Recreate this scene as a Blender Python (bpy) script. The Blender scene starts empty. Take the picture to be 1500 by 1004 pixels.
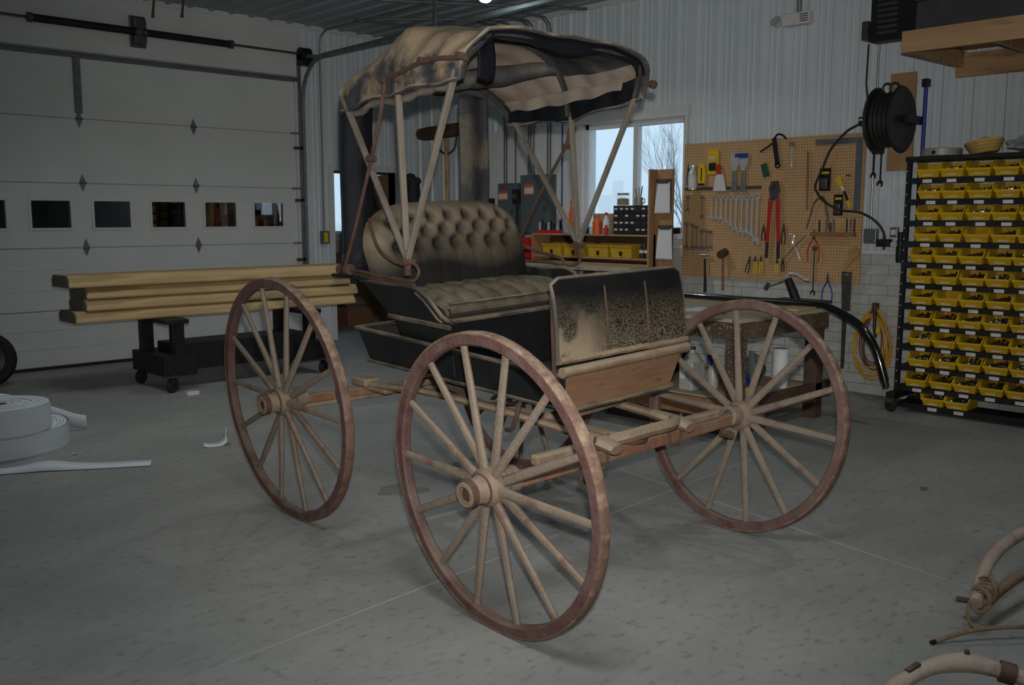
import bpy, math, random
from mathutils import Vector, Matrix
random.seed(7)
PI = math.pi
R = math.radians
sc = bpy.context.scene
COL = sc.collection

# ------------------------------------------------------------------ camera
CAM_H, FOC, YAW_V, PITCH = 1.45, 1385.0, R(46.07), math.atan((502 - 318) / 1385.0)
cd = bpy.data.cameras.new('camera'); cam = bpy.data.objects.new('camera', cd); COL.objects.link(cam)
cd.sensor_width = 36; cd.lens = 36 * FOC / 1500; cd.clip_end = 3000; cd.clip_start = .05
fw = Vector((math.cos(YAW_V) * math.cos(PITCH), math.sin(YAW_V) * math.cos(PITCH), -math.sin(PITCH)))
rt = Vector((math.sin(YAW_V), -math.cos(YAW_V), 0)); upv = rt.cross(fw)
cam.matrix_world = Matrix(((rt.x, upv.x, -fw.x, 0), (rt.y, upv.y, -fw.y, 0), (rt.z, upv.z, -fw.z, CAM_H), (0, 0, 0, 1)))
sc.camera = cam

# ------------------------------------------------------------------ world, lights, exposure
w = bpy.data.worlds.new('overcast_sky'); sc.world = w; w.use_nodes = True
bg = w.node_tree.nodes['Background']; bg.inputs[0].default_value = (.49, .62, .75, 1); bg.inputs[1].default_value = 2.5
vs = sc.view_settings
vs.view_transform = 'Standard'; vs.look = 'None'; vs.gamma = 1; vs.use_curve_mapping = False; vs.exposure = 0.0

def lamp(name, kind, loc, energy, color, size=.1, rot=(0, 0, 0), sy=None):
    ld = bpy.data.lights.new(name, kind); ld.energy = energy; ld.color = color
    if kind == 'AREA':
        ld.shape = 'RECTANGLE'; ld.size = size; ld.size_y = sy or size
    else:
        ld.shadow_soft_size = size
    o = bpy.data.objects.new(name, ld); COL.objects.link(o); o.location = loc; o.rotation_euler = rot
    return o
# the photographer's flash, just above the lens
flash = lamp('camera_flash', 'SPOT', Vector((0, 0, CAM_H)) + rt * .02 + upv * .11, 590, (1, .97, .925), .02)
flash.data.spot_size = R(75); flash.data.spot_blend = 1.0
flash.rotation_euler = (fw + rt * math.tan(R(2)) + upv * math.tan(R(8))).to_track_quat('-Z', 'Y').to_euler()
FIX = [(5.58, 6.115), (2.6, 6.4), (5.6, 1.3), (1.15, 1.3), (1.2, -2.2)]  # first is seen, fourth inferred from floor light; others added unseen for brightness
for (fx, fy), pw in zip(FIX, (14, 13, 8, 30, 22)):
    o = lamp('ceiling_or_fill_lamp', 'AREA', (fx, fy, 3.23), pw, (.93, .98, 1.0), .9)
    o.data.spread = R(150)
    if fx > 5: o.data.size = o.data.size_y = .12

# ------------------------------------------------------------------ helpers
class MB:
    def __init__(s): s.v = []; s.f = []
    def add(s, v, f, m=None):
        b = len(s.v)
        s.v += [tuple(m @ Vector(p)) if m else tuple(p) for p in v]
        s.f += [tuple(i + b for i in q) for q in f]
        return s
    def box(s, c, d, m=None):
        x, y, z = c; a, b, h = d[0] / 2, d[1] / 2, d[2] / 2
        v = [(x - a, y - b, z - h), (x + a, y - b, z - h), (x + a, y + b, z - h), (x - a, y + b, z - h),
             (x - a, y - b, z + h), (x + a, y - b, z + h), (x + a, y + b, z + h), (x - a, y + b, z + h)]
        return s.add(v, [(0, 3, 2, 1), (4, 5, 6, 7), (0, 1, 5, 4), (1, 2, 6, 5), (2, 3, 7, 6), (3, 0, 4, 7)], m)
    def bb(s, x0, x1, y0, y1, z0, z1):
        return s.box(((x0 + x1) / 2, (y0 + y1) / 2, (z0 + z1) / 2), (abs(x1 - x0), abs(y1 - y0), abs(z1 - z0)))
    def bar(s, p, q, w, h, up=(0, 0, 1), w2=None, h2=None):
        p = Vector(p); q = Vector(q); d = (q - p).normalized(); u = Vector(up)
        if abs(d.dot(u.normalized())) > .98: u = Vector((0, 1, 0))
        x = d.cross(u).normalized(); y = x.cross(d)
        w2 = w if w2 is None else w2; h2 = h if h2 is None else h2
        v = []
        for c, a, b in ((p, w / 2, h / 2), (q, w2 / 2, h2 / 2)):
            v += [c - x * a - y * b, c + x * a - y * b, c + x * a + y * b, c - x * a + y * b]
        return s.add(v, [(3, 2, 1, 0), (4, 5, 6, 7), (0, 1, 5, 4), (1, 2, 6, 5), (2, 3, 7, 6), (3, 0, 4, 7)])
    def tube(s, path, r, n=8, caps=True, flat=None, closed=False):
        P = [Vector(p) for p in path]; k = len(P)
        rr = list(r) if isinstance(r, (list, tuple)) else [r] * k
        b = len(s.v); prev = None
        for i, p in enumerate(P):
            if closed: t = P[(i + 1) % k] - P[i - 1]
            else: t = P[min(i + 1, k - 1)] - P[max(i - 1, 0)]
            t.normalize()
            if prev is None:
                a = Vector((0, 0, 1)) if abs(t.z) < .9 else Vector((1, 0, 0))
                x = t.cross(a).normalized()
            else:
                x = (prev - t * prev.dot(t)).normalized()
            prev = x; y = t.cross(x)
            for j in range(n):
                an = 2 * PI * j / n
                fy = flat if flat else 1
                s.v.append(tuple(p + x * rr[i] * math.cos(an) + y * rr[i] * fy * math.sin(an)))
        for i in range(k if closed else k - 1):
            i2 = (i + 1) % k
            for j in range(n):
                j2 = (j + 1) % n
                s.f.append((b + i * n + j, b + i * n + j2, b + i2 * n + j2, b + i2 * n + j))
        if caps and not closed:
            s.f.append(tuple(b + j for j in reversed(range(n)))); s.f.append(tuple(b + (k - 1) * n + j for j in range(n)))
        return s
    def lathe(s, prof, n=20, m=None, close=True):
        b = len(s.v); v = []
        for r, z in prof:
            for j in range(n):
                a = 2 * PI * j / n; v.append((r * math.cos(a), r * math.sin(a), z))
        f = []
        for i in range(len(prof) - 1):
            for j in range(n):
                j2 = (j + 1) % n; f.append((i * n + j, i * n + j2, (i + 1) * n + j2, (i + 1) * n + j))
        if close:
            f.append(tuple(reversed(range(n)))); f.append(tuple((len(prof) - 1) * n + j for j in range(n)))
        return s.add(v, f, m)
    def prism(s, poly, d0, d1, m=None):
        n = len(poly)
        v = [(p[0], p[1], d0) for p in poly] + [(p[0], p[1], d1) for p in poly]
        f = [tuple(reversed(range(n))), tuple(range(n, 2 * n))] + [(i, (i + 1) % n, n + (i + 1) % n, n + i) for i in range(n)]
        return s.add(v, f, m)
    def grid(s, fn, nu, nv, cu=False):
        v = [fn(i / (nu if cu else nu - 1), j / (nv - 1)) for i in range(nu) for j in range(nv)]
        f = [(i * nv + j, ((i + 1) % nu) * nv + j, ((i + 1) % nu) * nv + j + 1, i * nv + j + 1) for i in range(nu if cu else nu - 1) for j in range(nv - 1)]
        return s.add(v, f)
    def mapv(s, fn): s.v = [tuple(fn(*p)) for p in s.v]; return s
    def mesh(s, name, mat, smooth=False):
        me = bpy.data.meshes.new(name); me.from_pydata(s.v, [], s.f)
        if smooth:
            me.polygons.foreach_set('use_smooth', [True] * len(me.polygons))
            me.set_sharp_from_angle(angle=R(38))
        if mat: me.materials.append(mat)
        me.validate(); me.update()
        return me
    def build(s, name, mat, parent=None, smooth=False, bevel=0, solid=0):
        o = bpy.data.objects.new(name, s.mesh(name, mat, smooth)); COL.objects.link(o)
        if parent: o.parent = parent
        if solid:
            md = o.modifiers.new('thickness', 'SOLIDIFY'); md.thickness = solid; md.offset = 0
        if bevel:
            md = o.modifiers.new('bevel', 'BEVEL'); md.width = bevel; md.segments = 2; md.limit_method = 'ANGLE'; md.angle_limit = R(40)
        return o

def at_base(o):
    """move a one-mesh thing's origin to the middle of its base"""
    xs = [v.co for v in o.data.vertices]
    c = Vector(((min(p.x for p in xs) + max(p.x for p in xs)) / 2, (min(p.y for p in xs) + max(p.y for p in xs)) / 2, min(p.z for p in xs)))
    o.data.transform(Matrix.Translation(-c)); o.location = o.location + c
    return o
def tag(o, label, cat, group=None, kind=None):
    o['label'] = label; o['category'] = cat
    if group: o['group'] = group
    if kind: o['kind'] = kind
    return o
def thing(name, label, cat, loc=(0, 0, 0), rz=0, group=None):
    o = bpy.data.objects.new(name, None); COL.objects.link(o); o.empty_display_size = .1
    o.location = loc; o.rotation_euler = (0, 0, rz)
    return tag(o, label, cat, group)
def single(mb, name, mat, label, cat, group=None, smooth=False, bevel=0, solid=0, kind=None):
    o = mb.build(name, mat, None, smooth, bevel, solid); at_base(o)
    return tag(o, label, cat, group, kind)
def struct(mb, name, mat, parent=None, smooth=False, bevel=0):
    o = mb.build(name, mat, parent, smooth, bevel)
    if not parent: o['kind'] = 'structure'
    return o
def link_mesh(name, me, parent, loc=(0, 0, 0), rot=(0, 0, 0), scale=(1, 1, 1)):
    o = bpy.data.objects.new(name, me); COL.objects.link(o); o.parent = parent
    o.location = loc; o.rotation_euler = rot; o.scale = scale
    return o
def catmull(P, k=6):
    P = [Vector(p) for p in P]; out = []
    for i in range(len(P) - 1):
        p0 = P[max(i - 1, 0)]; p1 = P[i]; p2 = P[i + 1]; p3 = P[min(i + 2, len(P) - 1)]
        for j in range(k):
            t = j / k
            out.append(.5 * ((2 * p1) + (p2 - p0) * t + (2 * p0 - 5 * p1 + 4 * p2 - p3) * t * t + (3 * p1 - p0 - 3 * p2 + p3) * t ** 3))
    out.append(P[-1]); return out
ORD = ['first', 'second', 'third', 'fourth', 'fifth', 'sixth', 'seventh', 'eighth', 'ninth', 'tenth', 'eleventh', 'twelfth', 'thirteenth', 'fourteenth']

# ------------------------------------------------------------------ materials
def mat(name, c1, c2=None, scale=6, rough=.6, metal=0, bump=0, bscale=None, lo=.35, hi=.65, stretch=(1, 1, 1), dust=None, dust_up=.5, dust_scale=5, dust_lo=.42, dust_hi=.62, c3=None, s3=30, spec=.5, detail=8, coat=0):
    m = bpy.data.materials.new(name); m.use_nodes = True; nt = m.node_tree; N = nt.nodes; Lk = nt.links
    p = N['Principled BSDF']; p.inputs['Roughness'].default_value = rough; p.inputs['Metallic'].default_value = metal
    p.inputs['Specular IOR Level'].default_value = spec
    if coat: p.inputs['Coat Weight'].default_value = coat; p.inputs['Coat Roughness'].default_value = .08
    p.inputs['Base Color'].default_value = (*c1, 1)
    tc = N.new('ShaderNodeTexCoord'); mp = N.new('ShaderNodeMapping'); mp.inputs['Scale'].default_value = stretch
    Lk.new(tc.outputs['Object'], mp.inputs['Vector'])
    def noise(sc_, det=detail, ro=.6):
        n = N.new('ShaderNodeTexNoise'); n.inputs['Scale'].default_value = sc_; n.inputs['Detail'].default_value = det; n.inputs['Roughness'].default_value = ro
        Lk.new(mp.outputs[0], n.inputs['Vector']); return n
    def ramp(src, a, b):
        r = N.new('ShaderNodeMapRange'); r.inputs['From Min'].default_value = a; r.inputs['From Max'].default_value = b; Lk.new(src, r.inputs['Value']); return r.outputs[0]
    def mix(f, a, b):
        x = N.new('ShaderNodeMix'); x.data_type = 'RGBA'
        if hasattr(f, 'links'): Lk.new(f, x.inputs[0])
        else: x.inputs[0].default_value = f
        for k, val in ((6, a), (7, b)):
            if hasattr(val, 'links'): Lk.new(val, x.inputs[k])
            else: x.inputs[k].default_value = (*val, 1)
        return x.outputs[2]
    col = None
    if c2:
        n = noise(scale); col = mix(ramp(n.outputs['Fac'], lo, hi), c1, c2)
    if c3:
        n3 = noise(s3, 4); col = mix(ramp(n3.outputs['Fac'], .56, .66), col or c1, c3)
    if dust:
        g = N.new('ShaderNodeNewGeometry'); sp = N.new('ShaderNodeSeparateXYZ'); Lk.new(g.outputs['Normal'], sp.inputs[0])
        nd = noise(dust_scale, 7)
        a = N.new('ShaderNodeMath'); a.operation = 'MULTIPLY_ADD'; Lk.new(sp.outputs['Z'], a.inputs[0]); a.inputs[1].default_value = dust_up * .3; Lk.new(nd.outputs['Fac'], a.inputs[2])
        col = mix(ramp(a.outputs[0], dust_lo, dust_hi), col or c1, dust)
    if col: Lk.new(col, p.inputs['Base Color'])
    if bump:
        nb = noise(bscale or scale * 3, 6); b = N.new('ShaderNodeBump'); b.inputs['Strength'].default_value = bump; b.inputs['Distance'].default_value = .02
        Lk.new(nb.outputs['Fac'], b.inputs['Height']); Lk.new(b.outputs[0], p.inputs['Normal'])
    return m
def emit(name, c, s):
    m = bpy.data.materials.new(name); m.use_nodes = True; p = m.node_tree.nodes['Principled BSDF']
    p.inputs['Emission Color'].default_value = (*c, 1); p.inputs['Emission Strength'].default_value = s; return m
def glass(name, tint=(1, 1, 1), refl=.5):
    m = bpy.data.materials.new(name); m.use_nodes = True; nt = m.node_tree; N = nt.nodes
    N.remove(N['Principled BSDF']); o = N['Material Output']
    t = N.new('ShaderNodeBsdfTransparent'); t.inputs[0].default_value = (*tint, 1); g = N.new('ShaderNodeBsdfGlossy'); g.inputs['Roughness'].default_value = .02
    lw = N.new('ShaderNodeLayerWeight'); lw.inputs[0].default_value = .5
    pw = N.new('ShaderNodeMath'); pw.operation = 'POWER'; pw.inputs[1].default_value = 5.0
    f = N.new('ShaderNodeMath'); f.operation = 'MULTIPLY_ADD'; f.inputs[1].default_value = .8; f.inputs[2].default_value = .09 * refl
    x = N.new('ShaderNodeMixShader')
    nt.links.new(lw.outputs['Facing'], pw.inputs[0]); nt.links.new(pw.outputs[0], f.inputs[0])
    nt.links.new(f.outputs[0], x.inputs[0]); nt.links.new(t.outputs[0], x.inputs[1]); nt.links.new(g.outputs[0], x.inputs[2]); nt.links.new(x.outputs[0], o.inputs[0])
    return m
DUST = (.20, .155, .105)
DUSTL = (.245, .19, .128)
M = {}
M['floor'] = mat('concrete', (.225, .226, .214), (.31, .31, .292), 1.3, .55, bump=.12, bscale=14, lo=.3, hi=.7, c3=(.196, .196, .186), s3=17, stretch=(1, 1.6, 1))
M['joint'] = mat('joint_filler', (.34, .345, .33), rough=.8)
M['stain'] = mat('rust_stain', (.17, .12, .08), (.22, .18, .14), 9)
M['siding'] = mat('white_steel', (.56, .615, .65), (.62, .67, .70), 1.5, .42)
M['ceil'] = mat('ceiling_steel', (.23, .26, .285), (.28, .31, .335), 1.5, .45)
M['door'] = mat('door_steel', (.57, .585, .575), (.62, .635, .625), 2, .5)
M['white'] = mat('white_paint', (.56, .57, .56), (.62, .63, .62), 3, .5)
M['brick'] = mat('painted_brick', (.40, .40, .37), (.50, .50, .47), 7, .7, bump=.25, bscale=40)
M['mortar'] = mat('painted_mortar', (.33, .33, .31), (.38, .38, .36), 9, .9)
M['pegboard'] = mat('hardboard', (.50, .30, .14), (.56, .35, .17), 3, .6)
M['glass'] = glass('window_glass', (.96, .98, 1), .45)
M['dglass'] = glass('door_glass', (.10, .11, .12), 2.2)
M['black'] = mat('black_paint', (.008, .008, .0095), (.016, .016, .018), 8, .5, spec=.35)
M['blackp'] = mat('black_plastic', (.015, .015, .016), (.03, .03, .032), 12, .5)
M['rubber'] = mat('black_rubber', (.012, .012, .012), rough=.75)
M['gloss'] = mat('gloss_black', (.006, .006, .007), rough=.14, coat=.6)
M['galv'] = mat('galvanised', (.19, .20, .205), (.26, .27, .275), 14, .42, .75)
M['track'] = mat('dull_track_steel', (.13, .14, .15), (.18, .19, .20), 10, .5, .5)
M['chrome'] = mat('chrome', (.72, .73, .74), (.55, .56, .57), 25, .3, .45)
M['steel'] = mat('tool_steel', (.24, .235, .23), (.34, .33, .31), 20, .38, .6)
M['dsteel'] = mat('dark_tool_steel', (.07, .07, .07), (.13, .12, .11), 20, .45, .6)
M['rust'] = mat('rusty_iron', (.048, .024, .016), (.088, .047, .030), 14, .85, bump=.3, bscale=60, dust=DUST, dust_up=.6, dust_lo=.62, dust_hi=.95)
M['rim'] = mat('worn_red_rim', (.075, .031, .030), (.112, .060, .050), 11, .7, bump=.3, bscale=50, dust=(.145, .108, .082), dust_up=.6, dust_lo=.46, dust_hi=.78, dust_scale=8)
M['tyre'] = mat('rusted_tyre', (.10, .05, .036), (.155, .092, .066), 18, .75, bump=.25, bscale=70, dust=(.30, .22, .15), dust_up=.5, dust_lo=.52, dust_hi=.8, dust_scale=20)
M['spoke'] = mat('dusty_spoke', (.195, .155, .117), (.15, .114, .084), 9, .85, bump=.35, bscale=60, c3=(.13, .072, .055), s3=7)
M['hub'] = mat('dusty_hub', (.22, .165, .115), (.155, .11, .075), 16, .9, bump=.4, bscale=70)
M['leather'] = mat('black_leather', (.006, .0065, .008), (.012, .0125, .014), 6, .45, spec=.3, bump=.15, bscale=60, dust=(.085, .07, .05), dust_up=.9, dust_lo=.62, dust_hi=1.0, dust_scale=6)
M['body'] = mat('black_body_paint', (.007, .0085, .009), (.013, .0145, .015), 5, .42, spec=.35, dust=(.10, .085, .06), dust_up=1.2, dust_lo=.62, dust_hi=1.0, dust_scale=7)
M['bodyrim'] = mat('dusty_black_trim', (.03, .028, .024), (.05, .045, .036), 9, .6, dust=DUST, dust_up=1.0, dust_lo=.48, dust_hi=.8)
M['dash'] = mat('dusty_dash_leather', (.006, .006, .0065), (.011, .0105, .010), 6, .36, bump=.25, bscale=90, spec=.3)
M['seat'] = mat('dusty_tufted_leather', (.009, .0085, .008), (.015, .0135, .012), 6, .7, spec=.2, bump=.12, bscale=50, dust=(.205, .165, .11), dust_up=.9, dust_lo=.46, dust_hi=.70, dust_scale=4.0)
M['cushion'] = mat('dusty_cushion_leather', (.022, .021, .017), (.034, .031, .025), 6, .6, bump=.15, bscale=50, dust=(.15, .124, .08), dust_up=1.1, dust_lo=.54, dust_hi=.86, dust_scale=6)
M['roof'] = mat('dusty_roof_leather', (.028, .030, .036), (.05, .05, .052), 7, .75, bump=.35, bscale=26, dust=(.27, .205, .13), dust_up=.8, dust_lo=.47, dust_hi=.62, dust_scale=5.5)
M['lining'] = mat('faded_lining', (.235, .195, .16), (.175, .14, .112), 4, .9, bump=.2, bscale=14, c3=(.19, .115, .075), s3=3.5)
M['navy'] = mat('dark_oilcloth', (.004, .005, .007), (.008, .009, .012), 7, .65, spec=.15, bump=.2, bscale=20, dust=(.09, .08, .065), dust_up=.5, dust_lo=.62, dust_hi=.95, dust_scale=6)
M['curtain'] = mat('dusty_oilcloth', (.02, .022, .027), (.045, .042, .04), 6, .7, bump=.25, bscale=18, dust=(.10, .085, .062), dust_up=.2, dust_lo=.5, dust_hi=.68, dust_scale=6)
M['greywood'] = mat('weathered_bow_wood', (.178, .152, .122), (.11, .09, .07), 9, .85, stretch=(1, 1, .25), bump=.2, bscale=40)
M['darkbow'] = mat('wrapped_bow', (.018, .018, .018), (.04, .034, .028), 16, .7, bump=.3, bscale=50)
M['brownwood'] = mat('bare_brown_wood', (.15, .078, .04), (.215, .12, .065), 4, .7, stretch=(1, 1, 5), c3=(.10, .055, .03), s3=4)
M['dustwood'] = mat('dust_coated_wood', (.20, .135, .085), (.14, .08, .048), 9, .9, bump=.3, bscale=50, dust=DUSTL, dust_up=1.0, dust_lo=.5, dust_hi=.72)
M['redwood'] = mat('worn_red_axle', (.16, .06, .03), (.22, .115, .07), 8, .85, bump=.3, bscale=50, dust=DUST, dust_up=.9, dust_lo=.5, dust_hi=.8)
M['poplar'] = mat('planed_board', (.40, .265, .115), (.52, .37, .185), 2.2, .6, stretch=(.5, 4, 6), c3=(.33, .22, .09), s3=2.4)
M['endgrain'] = mat('grey_end_grain', (.16, .14, .11), (.22, .19, .15), 20, .85)
M['pine'] = mat('loft_timber', (.36, .205, .095), (.44, .27, .135), 3, .65, stretch=(3, .4, 3), c3=(.24, .13, .06), s3=4)
M['plywood'] = mat('plywood', (.33, .185, .085), (.41, .24, .12), 3, .65, stretch=(2, 2, .5))
M['benchwood'] = mat('stained_bench_wood', (.055, .035, .022), (.13, .075, .042), 6, .75, bump=.3, c3=(.30, .27, .22), s3=70)
M['benchtop'] = mat('worn_bench_top', (.33, .27, .19), (.42, .36, .26), 5, .7)
M['shelfwood'] = mat('orange_shelf_wood', (.22, .095, .035), (.30, .15, .06), 5, .7, stretch=(1, 3, 3))
M['darkwood'] = mat('dark_post_wood', (.055, .03, .02), (.10, .055, .035), 6, .8)
M['yellow'] = mat('yellow_bin_plastic', (.58, .35, .008), (.66, .41, .012), 6, .4)
M['yellowt'] = mat('yellow_tool_plastic', (.68, .45, .01), rough=.4)
M['dyellow'] = mat('dull_yellow_bin', (.48, .29, .02), (.55, .35, .03), 6, .5)
M['card'] = mat('label_card', (.60, .58, .57), (.66, .64, .63), 12, .7)
M['paper'] = mat('paper', (.60, .61, .62), (.66, .67, .68), 5, .7)
M['foam'] = mat('white_foam', (.58, .62, .66), (.64, .68, .71), 6, .6)
M['bolt'] = mat('zinc_fasteners', (.42, .46, .50), (.20, .22, .25), 60, .3, 1)
M['red'] = mat('red_grip', (.42, .012, .012), (.50, .02, .018), 10, .45)
M['orange'] = mat('orange_plastic', (.62, .10, .02), rough=.45)
M['blue'] = mat('blue_paint', (.012, .045, .26), rough=.45)
M['green'] = mat('dark_green', (.02, .07, .045), rough=.5)
M['panel'] = mat('grey_enclosure', (.075, .095, .105), (.095, .115, .125), 4, .5)
M['sticker'] = mat('white_sticker', (.55, .53, .5), rough=.6)
M['hammerwood'] = mat('tool_handle_wood', (.20, .085, .035), (.27, .125, .055), 14, .6)
M['horn'] = mat('varnished_pattern', (.36, .21, .06), (.44, .27, .09), 9, .5)
M['cordy'] = mat('yellow_cord', (.55, .30, .02), rough=.5)
M['cordb'] = mat('brown_cord', (.15, .055, .03), rough=.6)
M['hose'] = mat('black_hose', (.02, .019, .018), rough=.5)
M['basket'] = mat('wicker_basket', (.42, .26, .06), (.50, .32, .09), 14, .6)
M['tin'] = mat('dull_tin', (.25, .25, .23), (.32, .32, .29), 7, .5, .3)
M['bag'] = mat('plastic_bag', (.30, .31, .32), (.45, .46, .47), 26, .16, .3, bump=.8, bscale=30)
M['greybox'] = mat('dark_grey_case', (.035, .034, .036), (.05, .048, .05), 6, .6)
M['jug'] = mat('translucent_jug', (.36, .36, .33), (.42, .42, .39), 4, .4)
M['bark'] = mat('pale_bark', (.10, .10, .10), (.16, .16, .16), 8, .9)
M['tower'] = mat('pale_concrete', (.12, .13, .14), rough=.9)
M['field'] = mat('winter_field', (.26, .30, .27), (.34, .37, .34), .2, .9)
M['palewood'] = mat('peeling_pale_wood', (.33, .25, .20), (.42, .35, .28), 7, .8, bump=.3, bscale=40, c3=(.20, .085, .05), s3=9)
M['rope'] = mat('old_rope', (.26, .18, .11), (.18, .12, .07), 30, .9, bump=.5, bscale=120)
M['clear'] = glass('clear_plastic', (.93, .95, .96), .4)
M['tan'] = mat('tan_cardboard', (.30, .19, .10), (.36, .24, .13), 5, .8)
M['cbox'] = mat('brown_cardboard', (.17, .075, .035), (.21, .10, .05), 5, .8)
LAMP = emit('lamp_glass', (.75, 1.0, .97), 12)

# pegboard: rows of drilled holes
def peg_material():
    m = M['pegboard']; nt = m.node_tree; N = nt.nodes; Lk = nt.links; p = N['Principled BSDF']
    src = p.inputs['Base Color'].links[0].from_socket
    tc = N.new('ShaderNodeTexCoord'); sx = N.new('ShaderNodeSeparateXYZ'); Lk.new(tc.outputs['Object'], sx.inputs[0])
    def cell(sock):
        a = N.new('ShaderNodeMath'); a.operation = 'MULTIPLY'; a.inputs[1].default_value = 1 / .0254; Lk.new(sock, a.inputs[0])
        b = N.new('ShaderNodeMath'); b.operation = 'FRACT'; Lk.new(a.outputs[0], b.inputs[0])
        c = N.new('ShaderNodeMath'); c.operation = 'SUBTRACT'; c.inputs[1].default_value = .5; Lk.new(b.outputs[0], c.inputs[0]); return c.outputs[0]
    cx = N.new('ShaderNodeCombineXYZ'); Lk.new(cell(sx.outputs['Y']), cx.inputs[0]); Lk.new(cell(sx.outputs['Z']), cx.inputs[1])
    ln = N.new('ShaderNodeVectorMath'); ln.operation = 'LENGTH'; Lk.new(cx.outputs[0], ln.inputs[0])
    lt = N.new('ShaderNodeMath'); lt.operation = 'LESS_THAN'; lt.inputs[1].default_value = .17; Lk.new(ln.outputs['Value'], lt.inputs[0])
    x = N.new('ShaderNodeMix'); x.data_type = 'RGBA'; Lk.new(lt.outputs[0], x.inputs[0]); Lk.new(src, x.inputs[6]); x.inputs[7].default_value = (.03, .02, .012, 1)
    Lk.new(x.outputs[2], p.inputs['Base Color'])
peg_material()
# dash: dust that has settled and run down the lower part of the leather
def dash_material():
    m = M['dash']; nt = m.node_tree; N = nt.nodes; Lk = nt.links; p = N['Principled BSDF']
    src = p.inputs['Base Color'].links[0].from_socket
    tc = N.new('ShaderNodeTexCoord'); sx = N.new('ShaderNodeSeparateXYZ'); Lk.new(tc.outputs['Object'], sx.inputs[0])
    n1 = N.new('ShaderNodeTexNoise'); n1.inputs['Scale'].default_value = 5; n1.inputs['Detail'].default_value = 3; Lk.new(tc.outputs['Object'], n1.inputs[0])
    n2 = N.new('ShaderNodeTexNoise'); n2.inputs['Scale'].default_value = 150; n2.inputs['Detail'].default_value = 3; Lk.new(tc.outputs['Object'], n2.inputs[0])
    def mr(s, a, b, c=0, d=1):
        r = N.new('ShaderNodeMapRange'); r.inputs[1].default_value = a; r.inputs[2].default_value = b; r.inputs[3].default_value = c; r.inputs[4].default_value = d; Lk.new(s, r.inputs[0]); return r.outputs[0]
    def op(o, a, b):
        q = N.new('ShaderNodeMath'); q.operation = o; q.use_clamp = True
        for k, val in enumerate((a, b)):
            if hasattr(val, 'links'): Lk.new(val, q.inputs[k])
            else: q.inputs[k].default_value = val
        return q.outputs[0]
    h = mr(sx.outputs['Z'], 1.16, .93)
    big = mr(n1.outputs['Fac'], .38, .62)
    fine = mr(n2.outputs['Fac'], .40, .58)
    side = mr(sx.outputs['X'], -.06, -.22)
    left = op('MULTIPLY', side, mr(n1.outputs['Fac'], .42, .50))
    f = op('MULTIPLY', h, op('MAXIMUM', op('MULTIPLY', fine, mr(n1.outputs['Fac'], .2, .75, .35, 1)), op('MULTIPLY', left, 1.0)))
    x = N.new('ShaderNodeMix'); x.data_type = 'RGBA'; Lk.new(f, x.inputs[0]); Lk.new(src, x.inputs[6]); x.inputs[7].default_value = (.24, .185, .12, 1)
    Lk.new(x.outputs[2], p.inputs['Base Color'])
    rr = mr(f, 0, 1, .34, .9); Lk.new(rr, p.inputs['Roughness'])
dash_material()

# ================================================================== SETTING
XR, YD, ZC = 7.47, 9.5, 3.56
X0, Y0 = -3.0, -4.0
fl = struct(MB().bb(X0, 7.7, Y0, YD + .15, -.15, 0), 'floor', M['floor'])
for p, q in (((1.2, 2.745), (4.07, 2.95)), ((4.07, 2.95), (7.3, 3.18)), ((-1.5, 2.55), (1.2, 2.745)), ((3.70, .9), (4.07, 2.95)), ((4.07, 2.95), (4.6, 5.6))):
    MB().bar((*p, .0004), (*q, .0004), .0042, .003).build('control_joint', M['joint'], fl)
# rust-brown stain where something leaked under the rear of the buggy
def blotch(cx, cy, rx, ry, name, m, z=.0012, seed=1):
    rnd = random.Random(seed); ph = [rnd.uniform(0, 6.28) for _ in range(4)]
    def r_(a): return 1 + .22 * math.sin(2 * a + ph[0]) + .15 * math.sin(3 * a + ph[1]) + .09 * math.sin(5 * a + ph[2])
    mb = MB(); n = 40
    mb.add([(cx + rx * r_(2 * PI * i / n) * math.cos(2 * PI * i / n), cy + ry * r_(2 * PI * i / n) * math.sin(2 * PI * i / n), z) for i in range(n)], [tuple(range(n))])
    return mb.build(name, m, fl)
M['stain2'] = mat('soft_dirt', (.155, .135, .11), (.20, .185, .16), 5, .7)
blotch(2.98, 3.95, .13, .10, 'floor_stain', M['stain2'], seed=5)

# --- wall_right (window wall)
wr = MB()
WY0, WY1, WZ0, WZ1 = 5.40, 6.67, 1.30, 2.39
wr.bb(XR + .03, XR + .18, Y0, WY0, 0, ZC).bb(XR + .03, XR + .18, WY1, YD, 0, ZC).bb(XR + .03, XR + .18, WY0, WY1, 0, WZ0).bb(XR + .03, XR + .18, WY0, WY1, WZ1, ZC)
wall_right = struct(wr, 'wall_right', M['white'])
def siding(width, z0, z1, rib0=.03, pitch=.2286):
    """ribbed steel sheet in local (t, depth, z): ribs stand proud along -depth"""
    prof = [(0, 0)]
    t = rib0
    while t + .075 < width:
        prof += [(t, 0), (t + .016, -.022), (t + .046, -.022), (t + .062, 0)]
        for k in (1, 2):
            u = t + .062 + k * (pitch - .062) / 3
            if u + .02 < width: prof += [(u - .012, 0), (u - .006, -.004), (u + .006, -.004), (u + .012, 0)]
        t += pitch
    prof.append((width, 0))
    n = len(prof)
    v = [(a, b, z0) for a, b in prof] + [(a, b, z1) for a, b in prof]
    v += [(0, .012, z0), (width, .012, z0), (0, .012, z1), (width, .012, z1)]
    f = [(i, i + 1, n + i + 1, n + i) for i in range(n - 1)] + [(2 * n, 2 * n + 2, 2 * n + 3, 2 * n + 1), (0, n, 2 * n + 2, 2 * n), (n - 1, 2 * n + 1, 2 * n + 3, 2 * n - 1)]
    return MB().add(v, f)
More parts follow.
